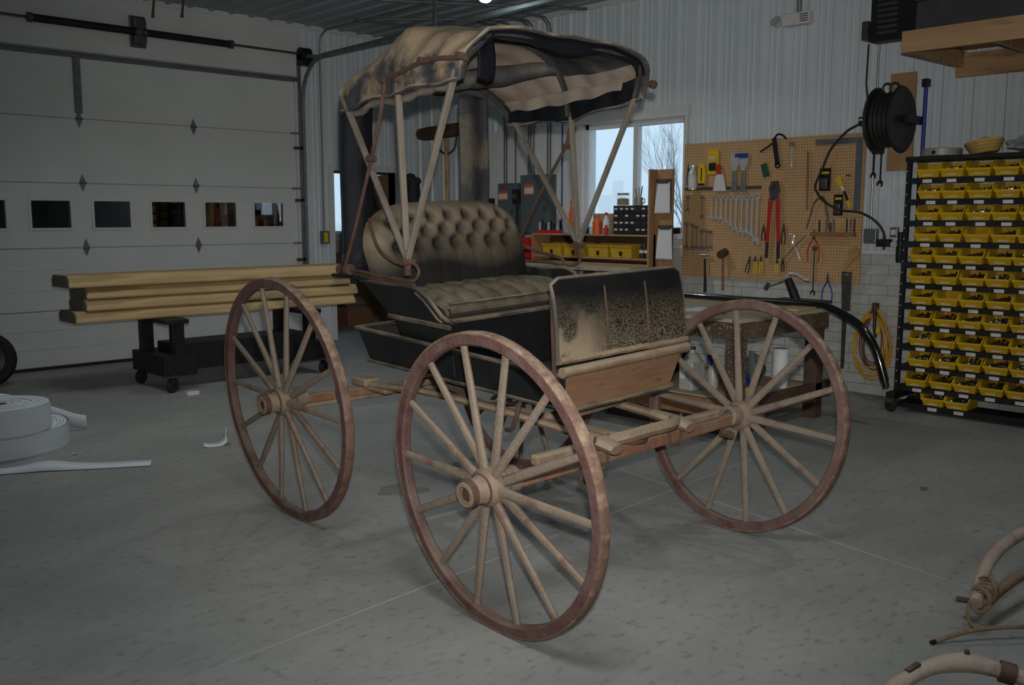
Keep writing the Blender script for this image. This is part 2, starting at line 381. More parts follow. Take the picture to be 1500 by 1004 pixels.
# sheets run along -y seen from the room
mesh_full = siding(.9144, 1.15, ZC).mesh('siding_panel', M['siding'])
rotR = (0, 0, -PI / 2)
y = 5.36
while y > Y0 - .2:
    link_mesh('siding_panel', mesh_full, wall_right, (XR, y, 0), rotR); y -= .9144
siding(1.36, 2.49, ZC).build('siding_panel', M['siding'], wall_right); o = bpy.context.scene.collection.objects[-1]
o.location = (XR, 6.72, 0); o.rotation_euler = rotR
y = 6.72 + .9144
while y < YD + .3:
    link_mesh('siding_panel', mesh_full, wall_right, (XR, y, 0), rotR) if y <= YD + .05 else None
    y += .9144
o = siding(YD - (y - .9144), 1.15, ZC).build('siding_panel', M['siding'], wall_right); o.location = (XR, YD, 0); o.rotation_euler = rotR
MB().bb(XR - .004, XR + .03, 6.72, 6.76, 1.15, 2.49).bb(XR - .004, XR + .03, 5.33, 5.36, 1.15, 2.49).build('corner_strip', M['white'], wall_right)
# white painted board behind the electrical panels
MB().bb(XR - .045, XR - .024, 6.78, 8.22, .9, 2.40).build('backing_board', M['white'], wall_right, bevel=.003)
# painted brick wainscot
MB().bb(XR - .012, XR + .03, Y0, YD, 0, 1.15).build('mortar_bed', M['mortar'], wall_right)
brick = MB().box((0, 0, 0), (.026, .2955, .0770)).mesh('brick', M['brick'])
BH, BL = .0821, .30
for c in range(14):
    off = (c % 2) * .15
    k = 0
    while True:
        yb = 5.62 - off - k * BL
        if yb < 2.75: break
        link_mesh('brick', brick, wall_right, (XR - .016 + random.uniform(-.002, .002), yb, .041 + c * BH)); k += 1
rest = MB()
for c in range(14):
    off = (c % 2) * .15
    for k in range(1, 14): rest.box((XR - .016, 5.62 - off + k * BL, .041 + c * BH), (.026, .2955, .0770)) if 5.62 - off + k * BL < YD - .15 else None
    k = 0
    while True:
        yb = 5.62 - off - k * BL; k += 1
        if yb < Y0 + .2: break
        if yb < 2.75: rest.box((XR - .016, yb, .041 + c * BH), (.026, .2955, .0770))
o = rest.build('brick_courses', M['brick'], wall_right); o['kind'] = 'stuff'
MB().bb(XR - .035, XR + .02, Y0, YD, 1.15, 1.185).build('ledge_cap', M['white'], wall_right, bevel=.003)

# --- window_1 in the right wall: two panes, white frame
win = struct(MB().bb(XR + .02, XR + .09, WY0, WY1, WZ0, WZ0 + .05).bb(XR + .02, XR + .09, WY0, WY1, WZ1 - .05, WZ1).bb(XR + .02, XR + .09, WY0, WY0 + .04, WZ0, WZ1).bb(XR + .02, XR + .09, WY1 - .04, WY1, WZ0, WZ1), 'window_1', M['white'])
MB().bb(XR + .025, XR + .085, 5.985, 6.045, WZ0 + .05, WZ1 - .05).build('mullion', M['white'], win)
MB().bb(XR + .05, XR + .056, WY0 + .04, 5.985, WZ0 + .05, WZ1 - .05).build('pane', M['glass'], win)
MB().bb(XR + .05, XR + .056, 6.045, WY1 - .04, WZ0 + .05, WZ1 - .05).build('pane', M['glass'], win)
tr = MB().bb(XR - .03, XR + .03, WY0 - .05, WY1 + .08, WZ1, WZ1 + .10).bb(XR - .03, XR + .03, WY1, WY1 + .08, WZ0 - .04, WZ1).bb(XR - .03, XR + .03, WY0 - .04, WY0, WZ0 - .04, WZ1)
tr.build('window_casing', M['white'], win, bevel=.004)
MB().bb(XR - .06, XR + .03, WY0 - .04, WY1 + .08, WZ0 - .06, WZ0 - .01).build('window_sill', M['white'], win, bevel=.004)

# --- wall_left (overhead-door wall)
DX0, DX1, DZ = .92, 5.77, 2.985
PX0, PX1, PZ = 6.25, 7.17, 1.985
wl = MB().bb(X0, DX0, YD + .02, YD + .17, 0, ZC).bb(DX0, DX1, YD + .02, YD + .17, DZ, ZC).bb(DX1, PX0, YD + .02, YD + .17, 0, ZC).bb(PX0, PX1, YD + .02, YD + .17, PZ, ZC).bb(PX1, XR + .18, YD + .02, YD + .17, 0, ZC)
wall_left = struct(wl, 'wall_left', M['white'])
sw = siding(PX0 - .07 - 5.86, 0, ZC).build('siding_panel', M['siding'], wall_left); sw.location = (5.86, YD, 0)
sw = siding(PX1 - PX0 + .14, PZ + .07, ZC).build('siding_panel', M['siding'], wall_left); sw.location = (PX0 - .07, YD, 0)
sw = siding(XR - PX1 - .07, 0, ZC).build('siding_panel', M['siding'], wall_left); sw.location = (PX1 + .07, YD, 0)
o = MB().bb(PX0 - .07, PX0, YD - .03, YD + .17, 0, PZ + .07).bb(PX1, PX1 + .07, YD - .03, YD + .17, 0, PZ + .07).bb(PX0, PX1, YD - .03, YD + .17, PZ, PZ + .07)
struct(o, 'trim_1', M['white'], bevel=.004)
struct(MB().bb(DX1, 5.86, YD - .02, YD + .02, 0, DZ + .02).bb(X0, 5.86, YD - .012, YD + .02, DZ + .02, ZC), 'trim_2', M['white'])

# --- door_1: sectional overhead door
door = struct(MB().bb(DX0, DX1, YD + .06, YD + .10, 0, DZ), 'door_1', M['door'])
SEC = [(.03, .555), (.565, 1.150), (1.160, 1.765), (1.775, 2.375), (2.385, 2.985)]
WX = [5.225 - .573 * i for i in range(8)]
for i, (a, b) in enumerate(SEC):
    mb = MB()
    if i == 2:
        za, zb = 1.335, 1.615
        mb.bb(DX0, DX1, YD + .02, YD + .06, a, za).bb(DX0, DX1, YD + .02, YD + .06, zb, b)
        xs = sorted(WX); prev = DX0
        for x in xs: mb.bb(prev, x, YD + .02, YD + .06, za, zb); prev = x + .375
        mb.bb(prev, DX1, YD + .02, YD + .06, za, zb)
    else:
        mb.bb(DX0, DX1, YD + .02, YD + .06, a, b)
        for k in (1, 2):   # shallow pressed lines
            zz = a + (b - a) * k / 3
            mb.bb(DX0, DX1, YD + .016, YD + .02, zz - .006, zz + .006)
    s_ = mb.build('door_section', M['door'], door)
    if i == 2:
        for x in WX:
            fr = MB().bb(x - .012, x + .387, YD + .008, YD + .02, 1.603, 1.627).bb(x - .012, x + .387, YD + .008, YD + .02, 1.323, 1.347).bb(x - .012, x + .012, YD + .008, YD + .02, 1.347, 1.603).bb(x + .363, x + .387, YD + .008, YD + .02, 1.347, 1.603)
            fr.build('window_frame', M['white'], s_)
            MB().bb(x, x + .375, YD + .03, YD + .036, 1.335, 1.615).build('pane', M['dglass'], s_)
MB().bb(DX0, DX1, YD - .005, YD + .06, 0, .03).build('bottom_seal', M['rubber'], door)
MB().bb(DX0, DX1 + .04, YD - .03, YD + .02, 2.945, 2.985).bb(DX0, DX1 + .04, YD - .045, YD + .0, 2.975, 2.99).build('top_strut', M['track'], door)
def hinge(x, z):
    h = MB().prism([(0, .085), (.028, .02), (.028, -.02), (0, -.085), (-.028, -.02), (-.028, .02)], 0, .006, Matrix.Translation((x, YD + .02, z)) @ Matrix.Rotation(PI / 2, 4, 'X'))
    h.tube([(x - .034, YD + .008, z), (x + .034, YD + .008, z)], .010, 8)
    h.build('hinge', M['galv'], door, smooth=True)
for x in (4.575, 3.425, 2.28, 1.4):
    for z in (1.157, 1.775, 2.378): hinge(x, z)
for x in (3.425,):
    MB().bb(x - .032, x + .032, YD - .01, YD + .02, 2.43, 2.95).build('centre_stile', M['track'], door)
# track on the right side
tk = [(5.84, YD - .06, z) for z in (0.02, .6, 1.2, 1.8, 2.4, 2.72)] + [(5.84, YD - .06 - .42 * (1 - math.cos(a)), 2.72 + .46 * math.sin(a)) for a in (R(18), R(36), R(54), R(72), R(90))] + [(5.84, YD - .06 - .42 - d, 3.18 + d * .012) for d in (.8, 2, 3.2, 4.2)]
o = MB().tube(tk, .03, 6, flat=.6).build('curved_track', M['track'], door, smooth=True)
MB().bb(5.80, 5.83, YD - .05, YD + .02, .02, 3.15).build('track_angle', M['galv'], door)
for z in (.95, 1.62, 2.2): MB().bb(5.74, 5.86, YD - .05, YD + .0, z, z + .035).build('track_bracket', M['dsteel'], door)
for z in (.6, 1.16, 1.77, 2.38): MB().tube([(5.70, YD - .02, z), (5.85, YD - .04, z)], .012, 8).build('roller', M['steel'], door, smooth=True)
MB().bar((5.84, YD - .47, 3.18), (5.84, YD - .06, 3.22), .03, .03).bar((5.84, YD - 4.4, 3.22), (5.84, YD - 4.4, ZC), .03, .03).bar((5.84, YD - 2.4, 3.2), (5.84, YD - 2.4, ZC), .03, .03).build('track_hanger', M['track'], door)
# torsion shaft, springs and drum
t = thing('torsion_spring', 'long black torsion spring and shaft above the overhead door', 'door spring', (3.35, YD - .105, 3.24))
MB().tube([(-2.6, 0, 0), (2.62, 0, 0)], .013, 8).build('shaft', M['dsteel'], t, smooth=True)
for a, b in ((-.35, .62), (.70, 1.62)):
    pr_ = [(a + (b - a) * i / 260, .038 * math.cos(i * .9), .038 * math.sin(i * .9)) for i in range(261)]
    MB().tube([(a, 0, 0), (b, 0, 0)], .036, 14).build('spring', M['black'], t, smooth=True)
    for e in (a, b): MB().tube([(e - .02, 0, 0), (e + .02, 0, 0)], .045, 12).build('winding_cone', M['dsteel'], t, smooth=True)
MB().bb(.60, .72, -.02, .06, -.11, .12).bb(.58, .74, .05, .075, -.14, .16).build('anchor_bracket', M['dsteel'], t, bevel=.008)
MB().tube([(2.44, 0, 0), (2.56, 0, 0)], .072, 16).bb(2.44, 2.60, -.03, .07, -.12, .0).build('cable_drum', M['black'], t, smooth=True)

# --- ceiling of ribbed steel sheets running away from the door wall
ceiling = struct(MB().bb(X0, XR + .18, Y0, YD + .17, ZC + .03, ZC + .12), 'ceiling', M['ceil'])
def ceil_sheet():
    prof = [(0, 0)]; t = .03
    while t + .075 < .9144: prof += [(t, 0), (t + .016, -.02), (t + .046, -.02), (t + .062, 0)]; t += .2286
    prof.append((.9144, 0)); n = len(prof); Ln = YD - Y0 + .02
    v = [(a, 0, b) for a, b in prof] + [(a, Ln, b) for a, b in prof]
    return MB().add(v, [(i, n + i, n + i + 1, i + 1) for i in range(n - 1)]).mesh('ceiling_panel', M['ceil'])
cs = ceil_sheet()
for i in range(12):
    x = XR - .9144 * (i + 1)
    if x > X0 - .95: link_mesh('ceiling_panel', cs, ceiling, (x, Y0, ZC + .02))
struct(MB().bb(XR - .03, XR + .0, Y0, YD, ZC - .03, ZC + .02).bb(X0, XR, YD - .03, YD, ZC - .03, ZC + .02), 'trim_3', M['white'])
# walls behind the photographer
wall_rear = struct(MB().bb(X0, XR + .18, Y0 - .15, Y0, 0, ZC), 'wall_rear', M['siding'])
wall_side = struct(MB().bb(X0 - .15, X0, Y0 - .15, YD + .17, 0, ZC), 'wall_side', M['siding'])

# --- entry beyond the narrow doorway
ent = struct(MB().bb(5.9, 9.3, YD + .17, 12.2, -.15, 0), 'floor_entry', M['floor'])
we = MB().bb(5.9, 7.75, 12.2, 12.35, 0, 2.6).bb(9.0, 9.3, 12.2, 12.35, 0, 2.6).bb(7.75, 9.0, 12.2, 12.35, 0, 1.2).bb(7.75, 9.0, 12.2, 12.35, 2.15, 2.6)
we = struct(we, 'wall_entry', M['white'])
MB().bb(5.9, 9.3, 12.19, 12.2, 0, 1.1).build('mortar_bed', M['mortar'], we)
for c in range(13):
    for k in range(7):
        link_mesh('brick', brick, we, (7.2 + k * .3 + (c % 2) * .15, 12.183, .041 + c * BH), (0, 0, PI / 2))
struct(MB().bb(9.3, 9.45, YD + .17, 12.35, 0, 2.6).bb(5.75, 5.9, YD + .17, 12.35, 0, 2.6).bb(XR + .18, 9.3, YD + .02, YD + .17, 0, 2.6), 'wall_entry_side', M['white'])
struct(MB().bb(5.75, 9.45, YD + .17, 12.35, 2.6, 2.7), 'ceiling_entry', M['ceil'])
w2 = struct(MB().bb(7.75, 9.0, 12.2, 12.28, 1.2, 1.24).bb(7.75, 9.0, 12.2, 12.28, 2.1, 2.15).bb(7.75, 7.8, 12.2, 12.28, 1.24, 2.1).bb(8.95, 9.0, 12.2, 12.28, 1.24, 2.1), 'window_2', M['white'])
MB().bb(7.8, 8.95, 12.24, 12.246, 1.24, 2.1).build('pane', M['glass'], w2)
MB().bb(7.7, 9.05, 12.1, 12.2, 1.16, 1.2).build('window_sill', M['white'], w2)
# open leaf of the entry door, tan
o = MB().bb(7.62, 7.66, 10.25, 11.05, .02, 2.0)
struct(o, 'door_2', M['tan'])
MB().bb(7.60, 7.63, 10.28, 10.33, .95, 1.05).build('door_handle', M['galv'], bpy.data.objects['door_2'])

# --- outside
struct(MB().bb(-60, 340, -130, 340, -.6, -.5), 'ground', M['field'])
def tree(name, x, y, h, seed, label, levels=5, r0=.14):
    rnd = random.Random(seed); root = thing(name, label, 'tree', (x, y, -.5)); segs = MB(); trunk = MB()
    def grow(p, d, L, r, lv, mb):
        q = p; path = [p]; rr = [r]
        for k in range(3):
            d = (d + Vector((rnd.uniform(-.13, .13), rnd.uniform(-.13, .13), rnd.uniform(-.03, .10)))).normalized()
            q = q + d * L / 3; path.append(q); rr.append(r * (1 - .3 * (k + 1) / 3))
        mb.tube(path, rr, 5 if lv > 2 else 4)
        if lv == 0: return
        for k in range(3 if lv > 1 else 2):
            ax = Vector((rnd.uniform(-1, 1), rnd.uniform(-1, 1), .1)).normalized()
            nd = (d * rnd.uniform(.7, 1) + ax * rnd.uniform(.25, .55) + Vector((0, 0, .16))).normalized()
            grow(path[rnd.choice((1, 2, 3))] if k else q, nd, L * rnd.uniform(.62, .8), rr[-1] * (.72 if k else .9), lv - 1, segs)
    grow(Vector((0, 0, 0)), Vector((0, 0, 1)), h * .32, r0, levels, trunk)
    trunk.build('trunk', M['bark'], root, smooth=True); segs.build('branches', M['bark'], root, smooth=True)
tree('bare_tree', 24.55, 17.55, 5.4, 5, 'tall bare leafless tree standing outside in the middle of the right window pane', 6, .06)
tree('bare_tree', 19.7, 13.65, 7.4, 11, 'bare tree at the right edge of the window with branches reaching in', 6, .07)
tree('bare_shrub', 14.6, 10.8, 2.4, 21, 'low leafless shrub outside the lower right window pane', 4, .016)
tw = thing('distant_tower', 'pale tower blurred by fog on the horizon, seen through the left window pane', 'tower', (196, 163, -.5))
MB().bb(-1.0, 1.0, -1.0, 1.0, 0, 11.0).build('shaft', M['tower'], tw); MB().bb(-3.2, -1.1, 1.2, 4, 0, 7.6).build('annex', M['tower'], tw); MB().bb(-1.3, 1.3, -1.3, 1.3, 11.0, 11.4).build('cap', M['tower'], tw)
fog = struct(MB().bb(9.6, 330, -120, 330, -.49, 75), 'fog', None)
fm = bpy.data.materials.new('ground_fog'); fm.use_nodes = True; fn = fm.node_tree; fn.nodes.remove(fn.nodes['Principled BSDF'])
vsn = fn.nodes.new('ShaderNodeVolumeScatter'); vsn.inputs['Density'].default_value = .009; vsn.inputs['Color'].default_value = (1, 1, 1, 1)
fn.links.new(vsn.outputs[0], fn.nodes['Material Output'].inputs['Volume']); fog.data.materials.clear(); fog.data.materials.append(fm)
sc.cycles.volume_bounces = 4

# ceiling light fixtures, some of them added and unseen (the lamps set at the top of the script sit just under these bulbs)
for i, (fx, fy) in enumerate(FIX):
    lab = ['globe ceiling lamp glowing above the buggy roof at the top of the frame', 'added unseen globe lamp over the lumber side of the shop', 'added unseen globe lamp over the bin rack side', 'globe ceiling lamp above the photographer', 'added unseen globe lamp at the back of the shop'][i]
    t = thing('ceiling_or_fill_light', lab, 'light fixture', (fx, fy, 3.24), 0, 'ceiling lamps')
    MB().lathe([(0, 0), (.035, .008), (.062, .035), (.070, .07), (.060, .11), (.03, .14), (0, .145)], 20, close=False).build('bulb', LAMP, t, smooth=True)
    MB().lathe([(.03, .14), (.05, .15), (.05, .27), (.09, .28), (.09, .32), (0, .32)], 18, close=False).build('socket', M['galv'], t, smooth=True)
    MB().lathe([(.052, .18), (.12, .16), (.16, .12), (.163, .12), (.12, .168), (.052, .19)], 24, close=False).build('reflector', M['white'], t, smooth=True)

# ================================================================== THE BUGGY
# local frame: x to the far side, y to the rear, z up; origin on the floor under the toe board
bug = thing('horse_buggy', 'old dusty black horse buggy with tufted seat and folding leather top on spoked wheels', 'buggy', (2.955, 2.4, 0), R(-2.6))
def tilt(s, a, z): return (s, a, z + .045 * s + .045 * a)

def wheel(name_label, c, out, camber, Rw, phase, seed):
    rnd = random.Random(seed)
    ax = Vector((out * math.cos(camber), 0, -math.sin(camber))); u = Vector((0, -1, 0)); v = ax.cross(u)
    m = Matrix(((u.x, v.x, ax.x, c[0]), (u.y, v.y, ax.y, c[1]), (u.z, v.z, ax.z, c[2]), (0, 0, 0, 1)))
    ri, ro = Rw - .048, Rw - .009
    def ring(prof, n=96):
        k = len(prof); vv = []; ff = []
        for i in range(n):
            a = 2 * PI * i / n
            for r, z in prof: vv.append((r * math.cos(a), r * math.sin(a), z))
        for i in range(n):
            i2 = (i + 1) % n
            for j in range(k):
                j2 = (j + 1) % k; ff.append((i * k + j, i2 * k + j, i2 * k + j2, i * k + j2))
        return MB().add(vv, ff)
    rim = ring([(ro, .0205), (ri + .007, .0205), (ri, .013), (ri, -.013), (ri + .007, -.0205), (ro, -.0205)]).build('wheel', M['rim'], bug, smooth=True)
    rim.matrix_local = m
    if name_label: rim['label'] = name_label
    ring([(Rw, .017), (Rw - .003, .022), (ro, .022), (ro, -.022), (Rw - .003, -.022), (Rw, -.017)]).build('tyre', M['tyre'], rim, smooth=True)
    # hub: turned wooden nave with iron bands, open at the outer end
    MB().lathe([(.030, .118), (.043, .118), (.046, .112), (.046, .060), (.052, .045), (.068, .030), (.070, .018), (.070, -.018), (.066, -.032), (.050, -.050), (.048, -.105), (.036, -.110), (.03, -.110)], 24, close=False).build('hub', M['hub'], rim, smooth=True)
    MB().lathe([(.0475, .116), (.050, .114), (.050, .088), (.0475, .086)], 24, close=False).lathe([(.053, .048), (.056, .046), (.058, .036), (.055, .034)], 24, close=False).build('hub_band', M['rust'], rim, smooth=True)
    MB().lathe([(.0, .092), (.030, .092), (.030, .100), (.018, .100), (.018, .112), (0, .112)], 12, close=False).build('axle_nut', M['rust'], rim, smooth=True)
    for k in range(14):
        a = phase + 2 * PI * k / 14
        d = Vector((math.cos(a), math.sin(a), 0)); zc = .012 if k % 2 else -.010
        pts = [d * .055 + Vector((0, 0, zc)), d * .11 + Vector((0, 0, zc * .9)), d * .2 + Vector((0, 0, zc * .7)), d * .34 + Vector((0, 0, zc * .3)), d * (ri + .004)]
        MB().tube(pts, [.0190, .0182, .0168, .0152, .0140], 8, flat=.82).build('spoke', M['spoke'], rim, smooth=True)
    return rim
ph = R(23.5)
wheel('near front spoked wheel, dusty tan spokes', (-.820, -.121, .5364), -1, .087, .538, ph, 1)
wheel('near rear spoked wheel with red-brown rim', (-.737, 1.506, .586), -1, .085, .588, R(23.3), 2)
wheel('far front spoked wheel', (.806, .004, .5358), 1, .10, .538, R(3.5), 3)
wheel('far rear wheel behind the body', (.800, 1.51, .586), 1, .085, .588, R(10), 4)

# running gear
def gear(name, path, r, m, flat=None, n=8): return MB().tube(path, r, n, flat=flat).build(name, M[m], bug, smooth=True)
fa, fb = Vector((-.80, -.119, .532)), Vector((.79, .003, .532))
MB().bar(fa + Vector((.07, .005, 0)), fb - Vector((.07, .005, 0)), .042, .055).build('front_axle', M['redwood'], bug, bevel=.008)
MB().bar(fa + Vector((.20, .02, .05)), fb - Vector((.20, .02, -.045)), .040, .040).build('axle_bed', M['dustwood'], bug, bevel=.01)
ra, rb = Vector((-.735, 1.506, .578)), Vector((.80, 1.51, .578))
MB().bar(ra + Vector((.07, 0, 0)), rb - Vector((.07, 0, 0)), .038, .045).build('rear_axle', M['redwood'], bug, bevel=.008)
MB().bar(ra + Vector((.09, -.01, -.032)), rb - Vector((.09, .01, .032)), .022, .02).build('axle_stay', M['dustwood'], bug, bevel=.005)
for s, tip in ((-.275, -.205), (.235, -.150)):
    P = catmull([(s + .0, tip, .588), (s, tip + .10, .606), (s, tip + .30, .622), (s, .55, .640), (s, 1.0, .640), (s, 1.35, .618), (s, 1.56, .610)], 5)
    w_ = [.030 + .012 * max(0, 1 - abs(i / len(P) - .12) * 6) for i in range(len(P))]
    MB().tube(P, w_, 8, flat=.62).build('side_bar', M['dustwood'], bug, smooth=True)
    MB().bb(s - .045, s + .045, 1.45, 1.58, .60, .645).bb(s - .03, s + .03, 1.3, 1.46, .585, .612).build('rear_spring_block', M['dustwood'], bug, bevel=.01)
    gear('axle_clip', [(s - .035, tip + .08, .63), (s - .04, tip + .08, .55), (s - .03, tip + .08, .50), (s + .03, tip + .08, .50), (s + .04, tip + .08, .55), (s + .035, tip + .08, .63)], .007, 'rust', n=6)
gear('cross_bar', catmull([(-.27, -.12, .598), (-.15, -.135, .606), (0, -.135, .612), (.12, -.13, .612), (.22, -.08, .610)], 5), .026, 'dustwood')
gear('cross_bar', catmull([(-.28, .20, .640), (-.1, .18, .650), (.1, .20, .655), (.24, .24, .650)], 5), .024, 'dustwood')
gear('cross_bar', [(-.28, 1.28, .625), (.24, 1.28, .635)], .022, 'dustwood')
for s in (-.15, .14):   # leaf spring pairs under the body
    for k in range(3):
        h = .35 - .08 * k
        MB().add([], [])
        P = catmull([(s, .72 - h, .665), (s, .72, .615 - k * .009), (s, .72 + h, .665)], 6)
        MB().tube(P, .022, 6, flat=.22).build('leaf_spring', M['rust'], bug, smooth=True)
gear('reach_pole', [(0, -.06, .55), (0, .8, .57), (0, 1.5, .58)], .018, 'dustwood')
gear('shaft_coupling', [(-.47, -.20, .515), (-.43, -.235, .50), (-.40, -.20, .49)], .016, 'rust')
gear('shaft_coupling', [(.52, -.09, .515), (.56, -.12, .50), (.60, -.08, .49)], .016, 'rust')
gear('king_bolt_ring', [(-.06 + .07 * math.cos(a), -.07 + .07 * math.sin(a), .575) for a in [2 * PI * i / 16 for i in range(17)]], .010, 'rust', n=6)
MB().tube(catmull([(-.50, -.05, .50), (-.42, .02, .45), (-.36, .03, .46), (-.33, .08, .44)], 4), .009, 6).build('loose_strap', M['rope'], bug, smooth=True)
gear('step_iron', catmull([(-.31, .30, .70), (-.33, .30, .64), (-.32, .34, .58), (-.28, .42, .56)], 4), .010, 'rust', n=6)

# body tray
def slab(pts_in, off, name, m, par=bug, bevel=.004):
    """panel from a quad/poly with thickness offset vector"""
    off = Vector(off); n = len(pts_in); v = [Vector(p) for p in pts_in] + [Vector(p) + off for p in pts_in]
    f = [tuple(reversed(range(n))), tuple(range(n, 2 * n))] + [(i, (i + 1) % n, n + (i + 1) % n, n + i) for i in range(n)]
    mb = MB().add([tilt(*p) for p in v], f)
    return mb.build(name, M[m], par, bevel=bevel)
LB = 1.46
def bodyq(s):  # s = -1 near, 1 far
    return [(s * .350, 0, .860), (s * .350, LB, .857), (s * .318, LB - .06, .700), (s * .318, .03, .722)]
for s in (-1, 1):
    slab(bodyq(s), (-s * .016, 0, 0), 'body_side_panel', 'body')
    MB().bar(tilt(s * .352, -.005, .862), tilt(s * .352, LB + .008, .860), .026, .016).build('body_rim', M['bodyrim'], bug, bevel=.004)
    MB().bar(tilt(s * .322, .02, .721), tilt(s * .322, LB - .05, .700), .018, .014).build('sill_moulding', M['bodyrim'], bug, bevel=.004)
slab([(-.350, LB, .857), (.350, LB, .857), (.318, LB - .06, .700), (-.318, LB - .06, .700)], (0, -.016, 0), 'body_rear_panel', 'body')
MB().bar(tilt(-.352, LB, .860), tilt(.352, LB, .860), .024, .016).build('body_rim', M['bodyrim'], bug, bevel=.004)
slab([(-.318, .03, .722), (.318, .03, .722), (.318, LB - .06, .700), (-.318, LB - .06, .700)], (0, 0, .012), 'body_floor', 'body')
slab([(-.348, .0, .858), (.348, .0, .858), (.312, .03, .716), (-.312, .03, .716)], (0, .016, 0), 'toe_board', 'brownwood')
MB().bar(tilt(-.325, .022, .714), tilt(.325, .022, .714), .022, .014).build('toe_sill', M['bodyrim'], bug, bevel=.004)
# toe rail above the board
MB().tube([tilt(-.375, -.01, .882), tilt(.375, -.01, .882)], .021, 12).build('toe_rail', M['dustwood'], bug, smooth=True)
# dash
def dashpt(u, v, off=0):
    s = (u * 2 - 1) * .378; z = .905 + v * .318
    z -= .022 * max(0, (v - .8) / .2) * max(0, (abs(u * 2 - 1) - .93) / .07)
    bow = .010 * math.sin(v * PI) + .006 * math.sin(u * PI * 3) * (.5 - v)
    return tilt(s, .002 + .042 * v - bow + off, z - .006 * s / .378)
mb = MB(); mb.grid(lambda u, v: dashpt(u, v), 46, 24); nb = len(mb.v); mb.grid(lambda u, v: dashpt(1 - u, v, .016), 46, 24)
dash = mb.build('dash_leather', M['dash'], bug, smooth=True)
E_ = [dashpt(0, v / 8, .008) for v in range(9)] + [dashpt(u / 20, 1, .008) for u in range(1, 21)] + [dashpt(1, 1 - v / 8, .008) for v in range(1, 9)]
MB().tube(E_, .0095, 8).build('edge_binding', M['bodyrim'], dash, smooth=True)
for u in (.36, .68): MB().tube([dashpt(u + .012 * (v / 8 - .5), v / 8, -.002) for v in range(0, 8)], .0045, 6).build('seam', M['rust'], dash, smooth=True)
MB().tube([dashpt(u / 20, .045 + .004 * math.sin(u * 1.7), -.006) for u in range(21)], .013, 8).build('bottom_fold', M['dustwood'], dash, smooth=True)
for s in (-.375, .375): MB().bar(tilt(s, .03, .86), tilt(s, .05, 1.20), .014, .008).build('dash_iron', M['rust'], dash)

# seat box and cushion
for s in (-1, 1):
    slab([(s * .325, .70, .86), (s * .325, 1.12, .86), (s * .385, 1.09, .985), (s * .385, .68, .985)], (-s * .014, 0, 0), 'seat_riser_side', 'body')
slab([(-.335, .70, .735), (.335, .70, .735), (.375, .69, 1.03), (-.375, .69, 1.03)], (0, .014, 0), 'seat_fall', 'leather')
slab([(-.325, 1.12, .86), (.325, 1.12, .86), (.38, 1.09, .985), (-.38, 1.09, .985)], (0, -.014, 0), 'seat_riser_back', 'body')
slab([(-.41, .64, .985), (.41, .64, .985), (.41, 1.11, .985), (-.41, 1.11, .985)], (0, 0, .018), 'seat_board', 'bodyrim')
arm = [(1.235, 1.130), (1.10, 1.128), (.98, 1.128), (.88, 1.137), (.82, 1.136), (.77, 1.122), (.725, 1.094), (.69, 1.055), (.66, 1.018), (.628, 1.003), (.60, 1.004), (.60, .985), (.66, .972), (1.06, .968), (1.10, 1.00)]
for s in (-1, 1):
    def seatpt(a, z, s=s): return (s * (.415 + .055 * (z - .97) / .16), a, z)
    pts = [seatpt(a, z) for a, z in arm]
    slab(pts, (-s * .018, 0, 0), 'seat_side_panel', 'body')
    MB().tube([tilt(*seatpt(a, z)) for a, z in arm[:11]], .010, 8).build('seat_rim', M['bodyrim'], bug, smooth=True)
    MB().tube([tilt(*(seatpt(a + .035, z - .012)[0] + s * .004, a + .035, z - .012)) for a, z in arm[5:10]], .006, 6).build('scroll_moulding', M['bodyrim'], bug, smooth=True)
    MB().bar(tilt(s * .418, .62, .975), tilt(s * .418, 1.08, .972), .02, .022).build('seat_base_moulding', M['bodyrim'], bug, bevel=.004)
slab([(-.44, 1.235, 1.13), (.44, 1.235, 1.13), (.40, 1.07, .97), (-.40, 1.07, .97)], (0, .016, 0), 'seat_back_panel', 'body')
def cushion(u, v):
    # u across the seat, v from the front hem over the roll to the back
    s = (u * 2 - 1) * .395; e = abs(u * 2 - 1)
    if v < .3: a = .690 - .02 * math.sin(v / .3 * PI); z = 1.020 + v / .3 * .045
    else:
        t = (v - .3) / .7; a = .685 - .020 * math.cos(min(t * 3, 1) * PI / 2) + t * .42; z = 1.062 + .062 * math.sin(min(t * 2.6, 1) * PI / 2) - .02 * t
    ch = abs(math.sin(u * PI * 7)) ** .6
    z += (.014 * ch - .012) * (1 if v > .3 else .3); z -= .03 * e ** 8
    for i in range(8):
        for j in range(3):
            du = (u - (i + .5 * (j % 2) + .25) / 8) * .79; dv = (v - (.50 + .2 * j)) * .5
            z -= .016 * math.exp(-(du * du + dv * dv) / (2 * .018 ** 2))
    return tilt(s, a, z)
cu = MB().grid(cushion, 90, 44).build('seat_cushion', M['cushion'], bug, smooth=True)
MB().tube([tilt((u / 16 * 2 - 1) * .385, .668, 1.066) for u in range(17)], .0065, 6).build('piping', M['bodyrim'], cu, smooth=True)
MB().tube([tilt((u / 16 * 2 - 1) * .385, .672, 1.028) for u in range(17)], .020, 8).build('front_roll', M['cushion'], cu, smooth=True)
